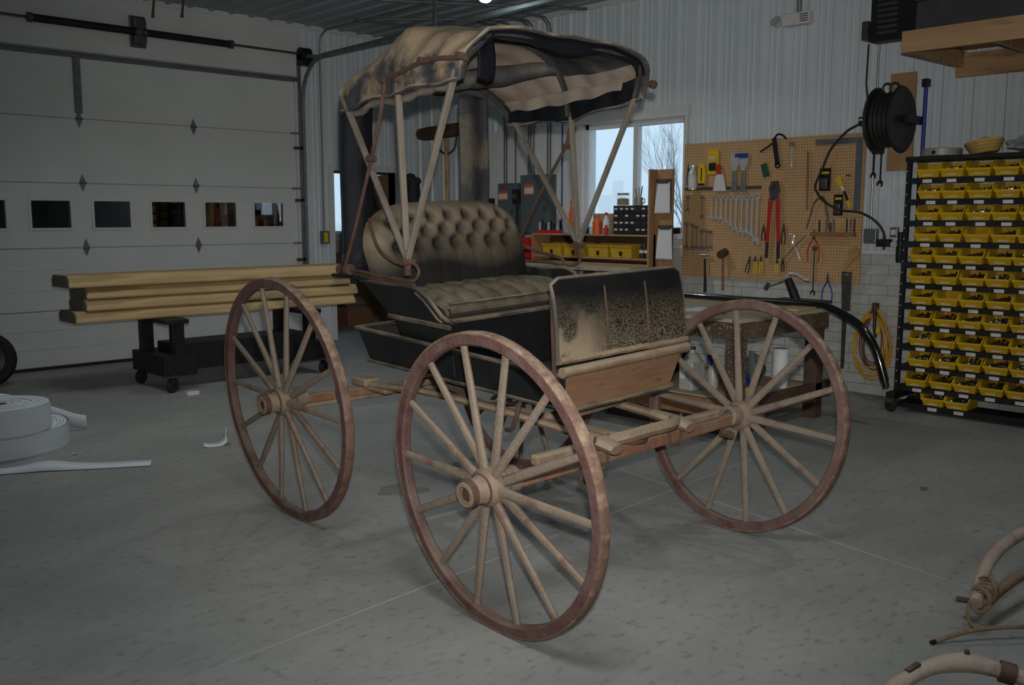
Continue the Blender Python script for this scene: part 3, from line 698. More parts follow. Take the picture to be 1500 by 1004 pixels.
# tufted backrest
BTN = [(-.36, 1.443), (-.25, 1.457), (-.144, 1.463), (-.038, 1.466), (.071, 1.463), (.18, 1.460), (.296, 1.466), (-.30, 1.392), (-.19, 1.394), (-.085, 1.399), (.02, 1.397), (.125, 1.404), (.235, 1.402), (.345, 1.40), (-.35, 1.330), (-.245, 1.330), (-.135, 1.335), (-.03, 1.339), (.075, 1.339), (.185, 1.332), (.29, 1.33)]
FOLD = []
for i, p in enumerate(BTN):
    for q in BTN[i + 1:]:
        d = math.hypot(p[0] - q[0], p[1] - q[1])
        if d < .095 and abs(p[1] - q[1]) > .03: FOLD.append((p, q))
for p in BTN[-7:]: FOLD.append((p, (p[0], 1.10)))
for p in BTN[:7]: FOLD.append((p, (p[0] * 1.04, 1.56)))
def segd(x, z, p, q):
    dx, dz = q[0] - p[0], q[1] - p[1]; t = max(0, min(1, ((x - p[0]) * dx + (z - p[1]) * dz) / (dx * dx + dz * dz)))
    return math.hypot(x - p[0] - t * dx, z - p[1] - t * dz)
def backrest(u, v, back=False):
    e = u * 2 - 1
    hw = .478 - .055 * max(0, (v - .55) / .45) ** 2.2 - .03 * (1 - v) ** 2
    s = e * hw; z = 1.100 + v * .428 - .085 * abs(e) ** 5 * v
    # dist from outline for the bulge
    bu = (1 - abs(e) ** 5) ; bv = (1 - abs(2 * v - 1) ** 7)
    bulge = .115 * (max(0, bu) ** .5) * (max(0, bv) ** .5)
    a = 1.115 + .13 * v
    if back: return tilt(s, a + .03 * (max(0, bu) * max(0, bv)) ** .5, z - .045 * a)
    d = 0
    for p in BTN:
        r2 = (s - p[0]) ** 2 + (z - p[1]) ** 2
        if r2 < .006: d += .034 * math.exp(-r2 / (2 * .018 ** 2))
    f = 1
    for p, q in FOLD: f = min(f, segd(s, z, p, q))
    dd = .0045 * math.exp(-(f / .014) ** 2) * (min(1, (z - 1.15) / .14) if z > 1.15 else 0)
    return tilt(s, a - bulge + d + dd, z - .045 * a)
mb = MB(); mb.grid(lambda u, v: backrest(u, v), 150, 72); mb.grid(lambda u, v: backrest(1 - u, v, True), 40, 20)
br = mb.build('tufted_backrest', M['seat'], bug, smooth=True)
# where the dust lies: rubbed away round the buttons and on the lower third of the leather
at = br.data.color_attributes.new('dust', 'FLOAT_COLOR', 'POINT')
for i, vv in enumerate(br.data.vertices):
    x, z = vv.co.x, vv.co.z - .045 * vv.co.x
    k = min(1, max(0, (z - 1.22 + .03 * math.sin(x * 9)) / .16))
    for p in BTN:
        k *= 1 - .95 * math.exp(-((x - p[0]) ** 2 + (z - p[1] + .004) ** 2) / (2 * (.019 + (.011 if p[1] < 1.36 else 0)) ** 2))
    k *= 1 - .8 * math.exp(-((x + .37) ** 2 / .006 + (z - 1.43) ** 2 / .003)) * (.6 + .4 * math.sin(x * 90) * math.sin(z * 70))
    at.data[i].color = (k, k, k, 1)
def seat_dust():
    m = M['seat']; nt = m.node_tree; N = nt.nodes
    mx = N['Principled BSDF'].inputs['Base Color'].links[0].from_node      # dust mix
    a = N.new('ShaderNodeAttribute'); a.attribute_name = 'dust'
    f0 = mx.inputs[0].links[0].from_socket
    mu = N.new('ShaderNodeMath'); mu.operation = 'MULTIPLY'; mr = N.new('ShaderNodeMapRange'); mr.inputs[3].default_value = .55; mr.inputs[4].default_value = 1.0
    nt.links.new(f0, mr.inputs[0]); nt.links.new(mr.outputs[0], mu.inputs[0]); nt.links.new(a.outputs['Fac'], mu.inputs[1]); nt.links.new(mu.outputs[0], mx.inputs[0])
seat_dust()
for p in BTN:
    u = (p[0] / .478 + 1) / 2; v = (p[1] - 1.100) / .428
    q = backrest(u, v); MB().lathe([(0, .004), (.007, .002), (.009, -.003)], 8, Matrix.Translation((q[0], q[1] - .001, q[2])) @ Matrix.Rotation(PI / 2, 4, 'X'), close=False).build('button', M['seat'], br, smooth=True)

# arm rails and prop joints
def rail(name, P, r, m='rust', k=5): return MB().tube(catmull(P, k), r, 8).build(name, M[m], bug, smooth=True)
rail('arm_rail', [(-.5, 1.33, 1.205), (-.5, 1.173, 1.202), (-.5, 1.0, 1.188), (-.5, .80, 1.178), (-.5, .748, 1.190), (-.5, .728, 1.222), (-.5, .755, 1.250), (-.5, .81, 1.254), (-.495, .897, 1.252), (-.49, 1.002, 1.282), (-.485, 1.067, 1.323), (-.472, 1.13, 1.40), (-.455, 1.17, 1.44)], .0078)
rail('arm_rail', [(-.485, 1.30, 1.185), (-.485, 1.1, 1.176), (-.48, .95, 1.168), (-.48, .79, 1.160)], .009)
rail('arm_rail', [(.475, 1.25, 1.36), (.49, 1.188, 1.308), (.5, 1.056, 1.270), (.5, .904, 1.245), (.5, .86, 1.215), (.5, .79, 1.215), (.5, .758, 1.250), (.5, .768, 1.300)], .0085)
rail('arm_rail', [(.5, 1.33, 1.225), (.5, 1.188, 1.220), (.5, 1.005, 1.221), (.5, .88, 1.208)], .0085)
MB().tube([(-.5, 1.36, 1.205), (-.5, 1.27, 1.208)], .026, 12).build('prop_rest', M['rust'], bug, smooth=True)
MB().tube([(.5, 1.36, 1.23), (.5, 1.27, 1.23)], .026, 12).build('prop_rest', M['rust'], bug, smooth=True)
MB().bar((-.52, 1.39, 1.178), (-.47, 1.15, 1.172), .03, .018).build('rest_pad', M['leather'], bug, bevel=.004)
for s, z in ((-.515, 1.262), (.515, 1.312)):
    MB().lathe([(0, -.03), (.018, -.03), (.018, .03), (0, .03)], 10, Matrix.Translation((s, .789, z)) @ Matrix.Rotation(PI / 2, 4, 'Y'), close=False).bar((s, .79, z - .06), (s, .79, z + .05), .024, .016).build('bow_pivot', M['rust'], bug, smooth=True)

# the folding top: bow slats, bent bows, leather cover, lining
BOW = {'front': dict(a=.428, wl=.528, zl=(1.985, 1.993), a2=.361, wc=.452, zc=(2.160, 2.152), crown=2.180),
       'middle': dict(a=.845, wl=.512, zl=(1.979, 1.935), a2=.872, wc=.430, zc=(2.252, 2.212), crown=2.280),
       'rear': dict(a=1.277, wl=.507, zl=(1.942, 1.940), a2=1.30, wc=.460, zc=(2.085, 2.060), crown=2.150)}
piv = {-1: (-.515, .789, 1.266), 1: (.515, .789, 1.316)}
for nm, b in BOW.items():
    for s in (-1, 1):
        zl = b['zl'][0 if s < 0 else 1]
        MB().bar(piv[s], (s * b['wl'], b['a'], zl + .03), .018, .027, (1, 0, 0), .018, .029).build('bow_slat', M['greywood'], bug, bevel=.004)
def bow_arc(b, n=24, dz=0, inset=0):
    """points across the top along one bow, near side to far side"""
    zl, zc = b['zl'], b['zc']
    P = [(-b['wl'], b['a'], zl[0]), (-b['wl'] + .006, b['a'] * .6 + b['a2'] * .4, zl[0] + (zc[0] - zl[0]) * .45), (-b['wc'] - .022, b['a2'], zc[0] - .035), (-b['wc'] + .03, b['a2'], zc[0]), (-.24, b['a2'], b['crown'] - .005), (0, b['a2'], b['crown']), (.24, b['a2'], b['crown'] - .008), (b['wc'] - .03, b['a2'], zc[1]), (b['wc'] + .022, b['a2'], zc[1] - .035), (b['wl'] - .006, b['a'] * .6 + b['a2'] * .4, zl[1] + (zc[1] - zl[1]) * .45), (b['wl'], b['a'], zl[1])]
    C = catmull(P, 8); out = []
    # resample evenly
    D = [0]
    for i in range(1, len(C)): D.append(D[-1] + (C[i] - C[i - 1]).length)
    for k in range(n + 1):
        t = D[-1] * k / n; i = 1
        while i < len(C) - 1 and D[i] < t: i += 1
        f = (t - D[i - 1]) / max(1e-9, D[i] - D[i - 1]); q = C[i - 1].lerp(C[i], f)
        if inset:
            c = Vector((0, q.y, 1.95)); q = q + (c - q).normalized() * inset
        out.append(q + Vector((0, 0, dz)))
    return out
for nm, b in BOW.items():
    MB().tube(bow_arc(b, 40, 0, .022), .013, 8, flat=1.3).build('bent_bow', M['darkbow'], bug, smooth=True)
arcF, arcM, arcR = (bow_arc(BOW[k], 48) for k in ('front', 'middle', 'rear'))
def roofpt(u, v, off=0):
    """u across (0 near edge, 1 far edge), v from front (0) to rear (1)"""
    i = u * 48; k = min(47, int(i)); f = i - k
    A, B_, C_ = (x[k].lerp(x[k + 1], f) for x in (arcF, arcM, arcR))
    if v < .5:
        t = v / .5; p = A.lerp(B_, t); sag = .020 * math.sin(t * PI)
    else:
        t = (v - .5) / .5; p = B_.lerp(C_, t); sag = .016 * math.sin(t * PI) 
        p.z += .02 * math.sin(t * PI) * (1 - abs(2 * u - 1))
    e = abs(2 * u - 1)
    p.z -= sag * (1 - e ** 3)
    # leather puckers and hangs unevenly
    wr_ = .006 * math.sin(v * 19 + u * 7) * math.sin(u * 23 + 1) + .004 * math.sin(v * 41 + u * 13)
    nrm = Vector((p.x, 0, (p.z - 1.9) * 1.2)); nrm.normalize()
    p = p + nrm * (wr_ + .008 + off)
    if e > .93: p.z -= (e - .93) / .07 * (.012 + .008 * math.sin(v * 15))
    return p
top = MB().grid(lambda u, v: tuple(roofpt(u, -.03 + v * 1.05)), 110, 80).build('leather_top', M['roof'], bug, smooth=True)
for u0, u1, m_ in ((.02, .70, 'lining'), (.70, .86, 'curtain'), (.86, .98, 'lining')):
    MB().grid(lambda u, v: tuple(roofpt(u0 + (u1 - u0) * u, v * .49 + .01, -.012)), 40, 24).build('top_lining', M[m_], bug, smooth=True)
MB().grid(lambda u, v: tuple(roofpt(.02 + u * .96, .50 + v * .48, -.012)), 60, 24).build('top_lining', M['lining'], bug, smooth=True)
# curtain rolled up and tied under the rear bow
MB().tube(catmull([(-.46, 1.20, 2.02), (-.25, 1.16, 2.075), (0, 1.12, 2.095), (.22, 1.05, 2.125), (.38, .95, 2.16), (.44, .88, 2.16)], 6), [.045, .05, .048, .05, .046, .044, .05, .048, .045, .05, .048, .046, .05, .048, .045, .05, .048, .045, .05, .048, .044, .042, .04, .04, .038, .036, .034, .032, .03, .03, .03], 12).build('rolled_rear_curtain', M['curtain'], bug, smooth=True)
MB().tube([roofpt(i / 60, -.03, .003) for i in range(61)], .009, 8).build('front_welt', M['roof'], top, smooth=True)
MB().tube([roofpt(.001, -.03 + 1.05 * i / 30) for i in range(31)], .009, 6).build('side_welt', M['roof'], top, smooth=True)
MB().tube([roofpt(.999, -.03 + 1.05 * i / 30) for i in range(31)], .009, 6).build('side_welt', M['roof'], top, smooth=True)
# front valance: dark strip hanging inside the front bow
def val(u, v):
    p = roofpt(.10 + .82 * u, -.012, -.004); d = .050 + .018 * math.sin(u * PI)
    if v > 0:
        c = Vector((0, p.y, 1.98)); p = p + (c - p).normalized() * d * v
    return (p.x, p.y + .004 * v, p.z)
MB().grid(val, 60, 4).build('front_valance', M['navy'], bug, smooth=True, solid=.004)
# rear drop of the top
def drop(u, v):
    p = roofpt(u, 1.02); e = abs(2 * u - 1)
    return (p.x * (1 - .01 * v), p.y + .012 * v, p.z - v * (.02 + .075 * (1 - e ** 2)) + .006 * math.sin(u * 30))
MB().grid(drop, 60, 6).build('rear_valance', M['roof'], bug, smooth=True, solid=.004)
# loose flap of leather by the near front corner
def flap(u, v):
    return (-.452 + .10 * u + .01 * math.sin(v * 3), .392 + .02 * u, 2.125 + .012 * u - v * (.155 - .03 * abs(u - .6)))
MB().grid(flap, 10, 10).build('corner_flap', M['navy'], bug, smooth=True, solid=.005)
# near side: leather folded under the top edge; far side: deep dark curtain with pale cloth showing above it
def rollup(s, v0, v1, m, name, r=.022, dz=-.012):
    P = []
    for i in range(25):
        t = i / 24; p = roofpt(.012 if s < 0 else .988, v0 + (v1 - v0) * t)
        P.append((p.x - s * .03, p.y, p.z + dz + .012 * math.sin(t * PI) * s + .006 * math.sin(t * 11)))
    MB().tube(P, [r * (.75 + .35 * math.sin(i * .8) ** 2) for i in range(25)], 8, flat=1.0).build(name, M[m], bug, smooth=True)
rollup(-1, .06, .96, 'greywood', 'side_slat', .017, -.028)
rollup(-1, .10, .75, 'curtain', 'rolled_curtain', .022, .0)
def farcur(u, v):
    p = roofpt(.985, .0 + u * .98, -.02)
    sagb = .02 * math.sin(u * PI)
    return (p.x - .012 + .015 * math.sin(u * 17) * v, p.y, p.z + .075 - v * (.080 + sagb))
MB().grid(farcur, 50, 8).build('side_curtain', M['navy'], bug, smooth=True, solid=.005)
def farpale(u, v):
    p = roofpt(.955 - .05 * v, .08 + u * .86, -.045)
    return (p.x - .012 - .02 * math.sin(u * PI * 3) ** 2 * (1 - v), p.y, p.z + .006 * math.sin(u * 22))
MB().grid(farpale, 40, 8).build('lining_flap', M['lining'], bug, smooth=True, solid=.004)
# hanging back quarters of oilcloth
def strip(s0, s1, z0, z1, m, seed):
    def f(u, v):
        return (s0 + (s1 - s0) * u - .02 * v * (1 if s0 < 0 else -.3), 1.30 + .016 * math.sin(u * 6 + seed) + .02 * math.sin(v * 5 + seed) * v, z0 + (z1 - z0) * v)
    MB().grid(f, 16, 26).build('back_curtain', M[m], bug, smooth=True, solid=.006)
strip(-.508, -.335, 2.0, 1.19, 'navy', 1)
strip(.17, .365, 2.06, 1.2, 'curtain', 3)
# prop irons on both sides
def prop(s, P, r=.0085):
    MB().tube([Vector(p) for p in P], r, 8).build('prop_iron', M['rust'], bug, smooth=True)
prop(-1, [(-.515, 1.30, 1.205), (-.535, 1.158, 1.413), (-.545, 1.009, 1.694), (-.548, .922, 1.89), (-.550, .882, 2.02)])
prop(-1, [(-.550, .900, 2.015), (-.556, .767, 2.036), (-.556, .615, 2.062), (-.556, .50, 2.062), (-.552, .40, 2.052), (-.545, .345, 2.045)], .0095)
for a, z in ((.882, 2.02), (.615, 2.066), (.37, 2.055), (1.0, 1.70)):
    MB().lathe([(0, -.022), (.015, -.022), (.015, .016), (.009, .022), (0, .022)], 8, Matrix.Translation((-.548, a, z)) @ Matrix.Rotation(PI / 2, 4, 'Y'), close=False).build('prop_joint', M['rust'], bug, smooth=True)
prop(1, [(.515, 1.30, 1.225), (.53, 1.10, 1.55), (.535, .902, 1.798), (.535, .855, 1.94)])
MB().lathe([(0, -.02), (.013, -.02), (.013, .028), (.02, .03), (.02, .05), (0, .052)], 8, Matrix.Translation((.545, .387, 2.053)) @ Matrix.Rotation(PI / 2, 4, 'Y'), close=False).build('top_stud', M['rust'], bug, smooth=True)
MB().lathe([(0, -.02), (.013, -.02), (.013, .02), (0, .02)], 8, Matrix.Translation((.54, .905, 1.80)) @ Matrix.Rotation(PI / 2, 4, 'Y'), close=False).build('prop_joint', M['rust'], bug, smooth=True)

# ================================================================== LEFT SIDE: lumber, cart, foam
def board(i, x0, x1, yc, z0, z1, dep, label):
    # shaped plank: bevelled nose on both long edges
    h = z1 - z0; d = dep / 2
    prof = [(-d + .004, z0 + .004), (-d + .03, z0), (d - .03, z0), (d - .004, z0 + .004), (d, z0 + .016), (d - .012, z0 + .055), (d - .034, z1 - .008), (d - .05, z1), (-d + .05, z1), (-d + .034, z1 - .008), (-d + .012, z0 + .055), (-d, z0 + .016)]
    n = len(prof)
    v = [(x0 + .006 * math.sin(k * 2.1), yc + a, b) for k, (a, b) in enumerate(prof)] + [(x1, yc + a, b) for a, b in prof]
    t = thing('lumber_board', label, 'board', ((x0 + x1) / 2, yc, z0), 0, 'boards stacked on the black cart')
    off = Vector(((x0 + x1) / 2, yc, z0)); v = [tuple(Vector(p) - off) for p in v]
    MB().add(v, [(k, (k + 1) % n, n + (k + 1) % n, n + k) for k in range(n)] + [tuple(range(n, 2 * n))]).build('plank', M['poplar'], t)
    MB().add([v[k] for k in range(n)], [tuple(reversed(range(n)))]).add([tuple(Vector(v[k]) + Vector((-.004, 0, 0))) for k in range(n)], [tuple(reversed(range(n)))]).build('end_grain', M['endgrain'], t)
LBL = ['bottom board of the stack of pale planed lumber', 'second board from the bottom of the pale lumber stack', 'third board from the bottom of the pale lumber stack, set back', 'top board of the stack of pale planed lumber']
zz = .600
for i, (x0, x1, yo, hh) in enumerate(((2.70, 5.36, 0, .094), (2.79, 5.40, .01, .096), (2.80, 5.32, .02, .096), (2.66, 5.33, 0, .100))):
    board(i, x0, x1, 8.0 + yo, zz, zz + hh, .40, LBL[i]); zz += hh
ct = thing('lumber_cart', 'black steel lumber cart on casters carrying the planks', 'cart', (4.05, 7.85, 0))
def ctl(x, y, z): return (x - 4.05, y - 7.85, z)
for x in (3.42, 4.72):
    for dy, dx in ((-.14, .08), (.16, -.06)):
        MB().bb(x + dx - 4.05 - .055, x + dx - 4.05 + .055, 7.9 + dy - 7.85 - .03, 7.9 + dy - 7.85 + .03, .16, .60).build('post', M['black'], ct, bevel=.004)
    MB().bb(x - 4.05 - .13, x - 4.05 + .15, -.30, .36, .13, .30).build('end_plate', M['black'], ct, bevel=.004)
    MB().bb(x - 4.05 - .08, x - 4.05 + .12, -.25, .36, .56, .598).build('bolster', M['black'], ct, bevel=.004)
MB().bb(-.60, .70, -.16, .20, .15, .38).build('deck_beam', M['black'], ct, bevel=.004)
for x in (3.34, 4.80):
    for y in (7.53, 8.16):
        c = Vector((x - 4.05, y - 7.85, .062))
        wh = MB().lathe([(.02, -.018), (.055, -.018), (.062, -.012), (.062, .012), (.055, .018), (.02, .018)], 18, Matrix.Translation(c) @ Matrix.Rotation(R(25), 4, 'Z') @ Matrix.Rotation(PI / 2, 4, 'X'), close=False).build('caster', M['rubber'], ct, smooth=True)
        MB().bar(c + Vector((-.02, -.02, 0)), c + Vector((0, -.02, .09)), .03, .006).bar(c + Vector((.02, .02, 0)), c + Vector((0, .02, .09)), .03, .006).bb(c.x - .05, c.x + .05, c.y - .05, c.y + .05, .13, .14).build('fork', M['dsteel'], wh)
def foam_roll(name, cx, cy, z0, r, h, r0, turns, label, seed):
    t = thing(name, label, 'foam roll', (cx, cy, z0), 0)
    rnd = random.Random(seed)
    # coil wall with slightly uneven layers
    def f(u, v):
        a = u * 2 * PI; rr = r * (1 + .006 * math.sin(3 * a + seed)) + .0014 * math.sin(v * 34 + a)
        return (rr * math.cos(a), rr * math.sin(a), v * h)
    MB().grid(f, 64, 14, cu=True).build('outer_wrap', M['foam'], t, smooth=True)
    mb = MB()
    ring = []
    nr = turns
    for k in range(nr):
        ra = r0 + (r - .004 - r0) * k / nr; rb = r0 + (r - .004 - r0) * (k + .86) / nr; zt = h - rnd.uniform(0, .006)
        mb.lathe([(ra, 0), (ra, zt), (rb, zt), (rb, 0)], 48, close=False)
    mb.build('coil', M['foam'], t, smooth=True)
    MB().lathe([(r0 - .006, 0), (r0 - .006, h - .004), (r0, h - .004), (r0, 0)], 24, close=False).build('core_tube', M['cbox'], t, smooth=True)
    return t
r1 = foam_roll('foam_roll', 1.693, 6.511, 0, .442, .140, .08, 18, 'wide lower roll of white foam lying flat on the floor', 3)
r2 = foam_roll('foam_roll', 1.70, 6.33, .142, .285, .165, .045, 12, 'smaller roll of white foam with brown core on top of the wide roll', 8)
def ribbon(P, h, name, label, thick=.004, twist=None, m='foam'):
    C = catmull(P, 8); n = len(C); v = []; f = []
    for i, p in enumerate(C):
        tw = twist(i / (n - 1)) if twist else 0
        d = (C[min(i + 1, n - 1)] - C[max(i - 1, 0)]).normalized(); side = d.cross(Vector((0, 0, 1))).normalized()
        upd = (Vector((0, 0, 1)) * math.cos(tw) + side * math.sin(tw))
        v += [tuple(p), tuple(p + upd * h)]
    f = [(2 * i, 2 * i + 2, 2 * i + 3, 2 * i + 1) for i in range(n - 1)]
    return single(MB().add(v, f), name, M[m], label, 'foam strip', smooth=True, solid=thick)
ribbon([(1.55, 6.78, .19), (1.75, 6.84, .20), (1.92, 6.82, .165), (2.10, 6.76, .09), (2.24, 6.66, .025), (2.31, 6.60, .004)], .10, 'foam_strip', 'tail of white foam peeling off behind the two rolls', twist=lambda t: .12)
ribbon([(1.20, 6.00, .006), (1.45, 5.80, .006), (1.60, 5.72, .006), (1.72, 5.66, .008), (1.85, 5.58, .006), (2.03, 5.47, .006), (2.22, 5.36, .006)], .085, 'foam_strip', 'long flat strip of white foam lying on the floor before the rolls', twist=lambda t: -1.45 + .35 * math.exp(-((t - .52) / .16) ** 2))
ribbon([(2.69, 5.65, .010), (2.735, 5.63, .003), (2.785, 5.62, .010), (2.812, 5.615, .045), (2.825, 5.61, .105)], .10, 'foam_scrap', 'curled scrap of white foam alone on the floor left of the rear wheel', twist=lambda t: PI / 2)
single(MB().bb(3.36, 3.46, 7.30, 7.34, .002, .03).bb(3.42, 3.44, 7.34, 7.40, .002, .02), 'paper_scrap', M['paper'], 'small white scrap on the floor beside the cart caster', 'scrap')
single(MB().bar((2.18, 7.02, .006), (2.30, 7.09, .006), .02, .01), 'dark_stick', M['black'], 'short dark stick on the floor behind the foam rolls', 'stick')
ty = thing('rubber_tyre', 'black rubber tyre standing at the left edge in front of the overhead door', 'tyre', (2.30, 8.85, 0))
MB().lathe([(.14, -.06), (.20, -.07), (.232, -.05), (.24, 0), (.232, .05), (.20, .07), (.14, .06)], 40, Matrix.Translation((0, 0, .24)) @ Matrix.Rotation(R(90), 4, 'X'), close=False).build('tread', M['rubber'], ty, smooth=True)
MB().lathe([(.03, .02), (.14, .04), (.145, -.04), (.03, -.02)], 30, Matrix.Translation((0, 0, .24)) @ Matrix.Rotation(R(90), 4, 'X'), close=False).build('wheel_disc', M['dsteel'], ty, smooth=True)
MB().bar((-.1, .06, .24), (-.9, .06, .30), .06, .08).build('tow_arm', M['black'], ty, bevel=.006)

# ================================================================== PEGBOARD WALL
PB = XR - .058   # front face of the pegboard
pb = thing('pegboard', 'tan perforated pegboard hung with hand tools beside the window', 'pegboard', (PB + .006, 4.48, .90))
MB().bb(-.006, .006, -.882, .885, 0, 1.225).build('board', M['pegboard'], pb, bevel=.001)
MB().bb(.006, .013, -.86, -.80, .3, 1.2).bb(.006, .013, .80, .86, .3, 1.2).build('batten', M['plywood'], pb)
FX = PB - .012   # plane of the hanging tools
def TP(y, z, x=0): return (FX - x, y, z)
def peg_hook(y, z):
    return MB().tube([(PB + .004, y, z), (FX - .022, y, z), (FX - .026, y, z + .012)], .0028, 6)
def wrench(y, zt, L, wd, label, group, m='chrome', lean=0):
    t = thing('wrench', label, 'wrench', (FX - .004, y, zt - L), 0, group)
    mat_ = M[m]; r = wd * .95
    MB().bar((0, 0, r * .9), (0, 0, L - r * .9), wd * .62, .006, (1, 0, 0)).build('shank', mat_, t, bevel=.0015)
    MB().lathe([(r * .55, -.005), (r, -.005), (r, .005), (r * .55, .005), (r * .55, -.005)], 14, Matrix.Translation((0, 0, L - r)) @ Matrix.Rotation(PI / 2, 4, 'Y'), close=False).build('box_end', mat_, t, smooth=True)
    q = r * 1.15
    poly = [(-q, -.1 * q), (-q * .95, -q), (-q * .45, -q * 1.1), (-q * .42, -q * .25), (q * .42, -q * .25), (q * .45, -q * 1.1), (q * .95, -q), (q, -.1 * q), (q * .5, q * .75), (-q * .5, q * .75)]
    MB().prism(poly, -.004, .004, Matrix.Translation((0, 0, q)) @ Matrix(((0, 0, 1, 0), (1, 0, 0, 0), (0, 1, 0, 0), (0, 0, 0, 1))) @ Matrix.Rotation(R(15), 4, 'Z')).build('open_end', mat_, t)
    peg_hook(0, L - r).mapv(lambda a, b, c: (a - (FX - .004), b, c)).build('peg_hook', M['galv'], t)
    t.rotation_euler = (lean, 0, 0)
    return t
WR = [(5.303, 1.501), (5.144, 1.437), (5.039, 1.425), (4.987, 1.419), (4.935, 1.413), (4.883, 1.382), (4.831, 1.352), (4.780, 1.316), (4.722, 1.292), (4.666, 1.286), (4.616, 1.257)]
for i, (y, zb) in enumerate(WR):
    lab = 'smallest chrome combination wrench at the left end of the graded row' if i == 0 else '%s wrench from the left in the graded row of chrome wrenches' % ORD[i]
    wrench(y, 1.645, 1.645 - zb, .017 + .0013 * i, lab, 'graded row of combination wrenches', 'steel' if i < 2 else 'chrome')
wrench(4.565, 1.660, .455, .034, 'largest bright chrome wrench at the right end of the graded row', 'graded row of combination wrenches')
for i, (y, zt, zb) in enumerate(((5.308, 1.405, 1.143), (5.242, 1.390, 1.143), (5.195, 1.374, 1.147), (5.141, 1.337, 1.147), (5.088, 1.337, 1.150), (5.043, 1.331, 1.155))):
    wrench(y, zt, zt - zb, .023 - .001 * i, '%s wrench from the left in the lower row of short steel wrenches' % ORD[i], 'lower row of short wrenches', 'steel')
wrench(3.998, 1.209, .415, .022, 'long dark wrench hanging below the red pliers', 'long wrenches', 'dsteel')
wrench(3.516, 1.985, .225, .022, 'shorter of the two black wrenches below the hose reel', 'black wrenches under the hose reel', 'black')
wrench(3.458, 1.985, .292, .024, 'longer of the two black wrenches below the hose reel', 'black wrenches under the hose reel', 'black')

single(MB().bb(FX - .004, PB, 4.536, 5.345, 1.694, 1.722), 'magnetic_strip', M['dsteel'], 'dark magnetic tool strip across the upper left of the pegboard', 'tool strip', bevel=.002)
def pliers(y, zt, L, label, grip, spread=.03, jaw='dsteel', group='pliers on the pegboard'):
    t = thing('pliers', label, 'pliers', (FX - .010, y, zt - L), 0, group)
    jl = L * .27
    MB().bar((0, -.004, L - jl), (0, -.002, L), .014, .010, (1, 0, 0), .005, .008).bar((0, .004, L - jl), (0, .002, L), .014, .010, (1, 0, 0), .005, .008).build('jaws', M[jaw], t, bevel=.001)
    MB().lathe([(0, -.008), (.011, -.008), (.011, .008), (0, .008)], 12, Matrix.Translation((0, 0, L - jl)) @ Matrix.Rotation(PI / 2, 4, 'Y'), close=False).build('pivot', M[jaw], t, smooth=True)
    for s in (-1, 1):
        P = catmull([(0, s * .004, L - jl), (0, s * spread * .7, (L - jl) * .72), (0, s * spread, (L - jl) * .4), (0, s * spread * .85, 0)], 4)
        MB().tube(P, .0065, 8).build('handle', M[grip], t, smooth=True)
    return t
pliers(5.300, 1.94, .20, 'blue-handled pliers at the far left end of the magnetic strip', 'blue', .016)
pliers(4.487, 1.385, .14, 'small black pliers just left of the red bolt cutters', 'black', .018)
pliers(4.293, 1.395, .18, 'small black pliers just right of the red bolt cutters', 'black', .02)
pliers(4.645, 1.108, .155, 'green-handled pliers lowest left of the bolt cutters, leaning', 'green', .016).rotation_euler = (R(12), 0, 0)
pliers(4.560, 1.108, .155, 'yellow-handled pliers below the graded wrenches', 'yellowt', .015)
pliers(4.503, 1.110, .155, 'yellow and black pliers beside the bolt cutter grips', 'yellowt', .012)
pliers(4.345, 1.09, .125, 'small pliers with yellow handles under the bolt cutters', 'yellowt', .013)
pliers(4.288, 1.10, .12, 'small black-handled snips right of the bolt cutter grips', 'black', .012)
pliers(4.005, 1.345, .275, 'pliers with spread red handles left under the wooden chisel rack', 'red', .055)
pliers(3.865, .985, .26, 'dark locking pliers with blue handle hanging left of the grey saw bar', 'blue', .045)
bc = thing('bolt_cutter', 'long bolt cutters with red arms and black grips in the middle of the pegboard', 'bolt cutter', (FX - .02, 4.388, 1.092))
MB().prism([(-.035, .50), (-.05, .60), (-.03, .668), (-.004, .665), (-.006, .60), (.006, .60), (.004, .665), (.03, .668), (.05, .60), (.035, .50)], -.012, .012, Matrix(((0, 0, 1, 0), (1, 0, 0, 0), (0, 1, 0, 0), (0, 0, 0, 1)))).build('jaws', M['dsteel'], bc, bevel=.003)
for s in (-1, 1):
    MB().bar((0, s * .034, .52), (0, s * .055, .13), .036, .02, (1, 0, 0), .026, .018).build('arm', M['red'], bc, bevel=.004)
    MB().tube([(0, s * .055, .14), (0, s * .058, .0)], .014, 10).build('grip', M['black'], bc, smooth=True)
    MB().lathe([(0, -.016), (.012, -.016), (.012, .016), (0, .016)], 10, Matrix.Translation((0, s * .03, .50)) @ Matrix.Rotation(PI / 2, 4, 'Y'), close=False).build('bolt', M['steel'], bc, smooth=True)
# tools on the magnetic strip
can = thing('canister', 'silver canister with bright white label on the magnetic strip', 'canister', (FX - .03, 5.236, 1.70))
MB().lathe([(0, 0), (.038, 0), (.038, .16), (.03, .175), (.03, .20), (.038, .205), (.038, .222), (0, .222)], 18, close=False).build('body', M['chrome'], can, smooth=True)
MB().lathe([(.0388, .01), (.0388, .12)], 18, close=False).build('label_wrap', M['paper'], can, smooth=True)
kn = thing('utility_knife', 'yellow utility knife with black end standing beside the silver canister', 'knife', (FX - .015, 5.146, 1.737))
MB().prism([(-.035, 0), (.035, 0), (.04, .15), (.028, .195), (-.03, .195), (-.042, .12)], -.01, .01, Matrix(((0, 0, 1, 0), (1, 0, 0, 0), (0, 1, 0, 0), (0, 0, 0, 1)))).build('body', M['yellowt'], kn, bevel=.003)
MB().bb(-.012, .012, -.034, .034, 0, .02).bb(-.012, .012, -.006, .006, .04, .16).build('black_inlay', M['black'], kn)
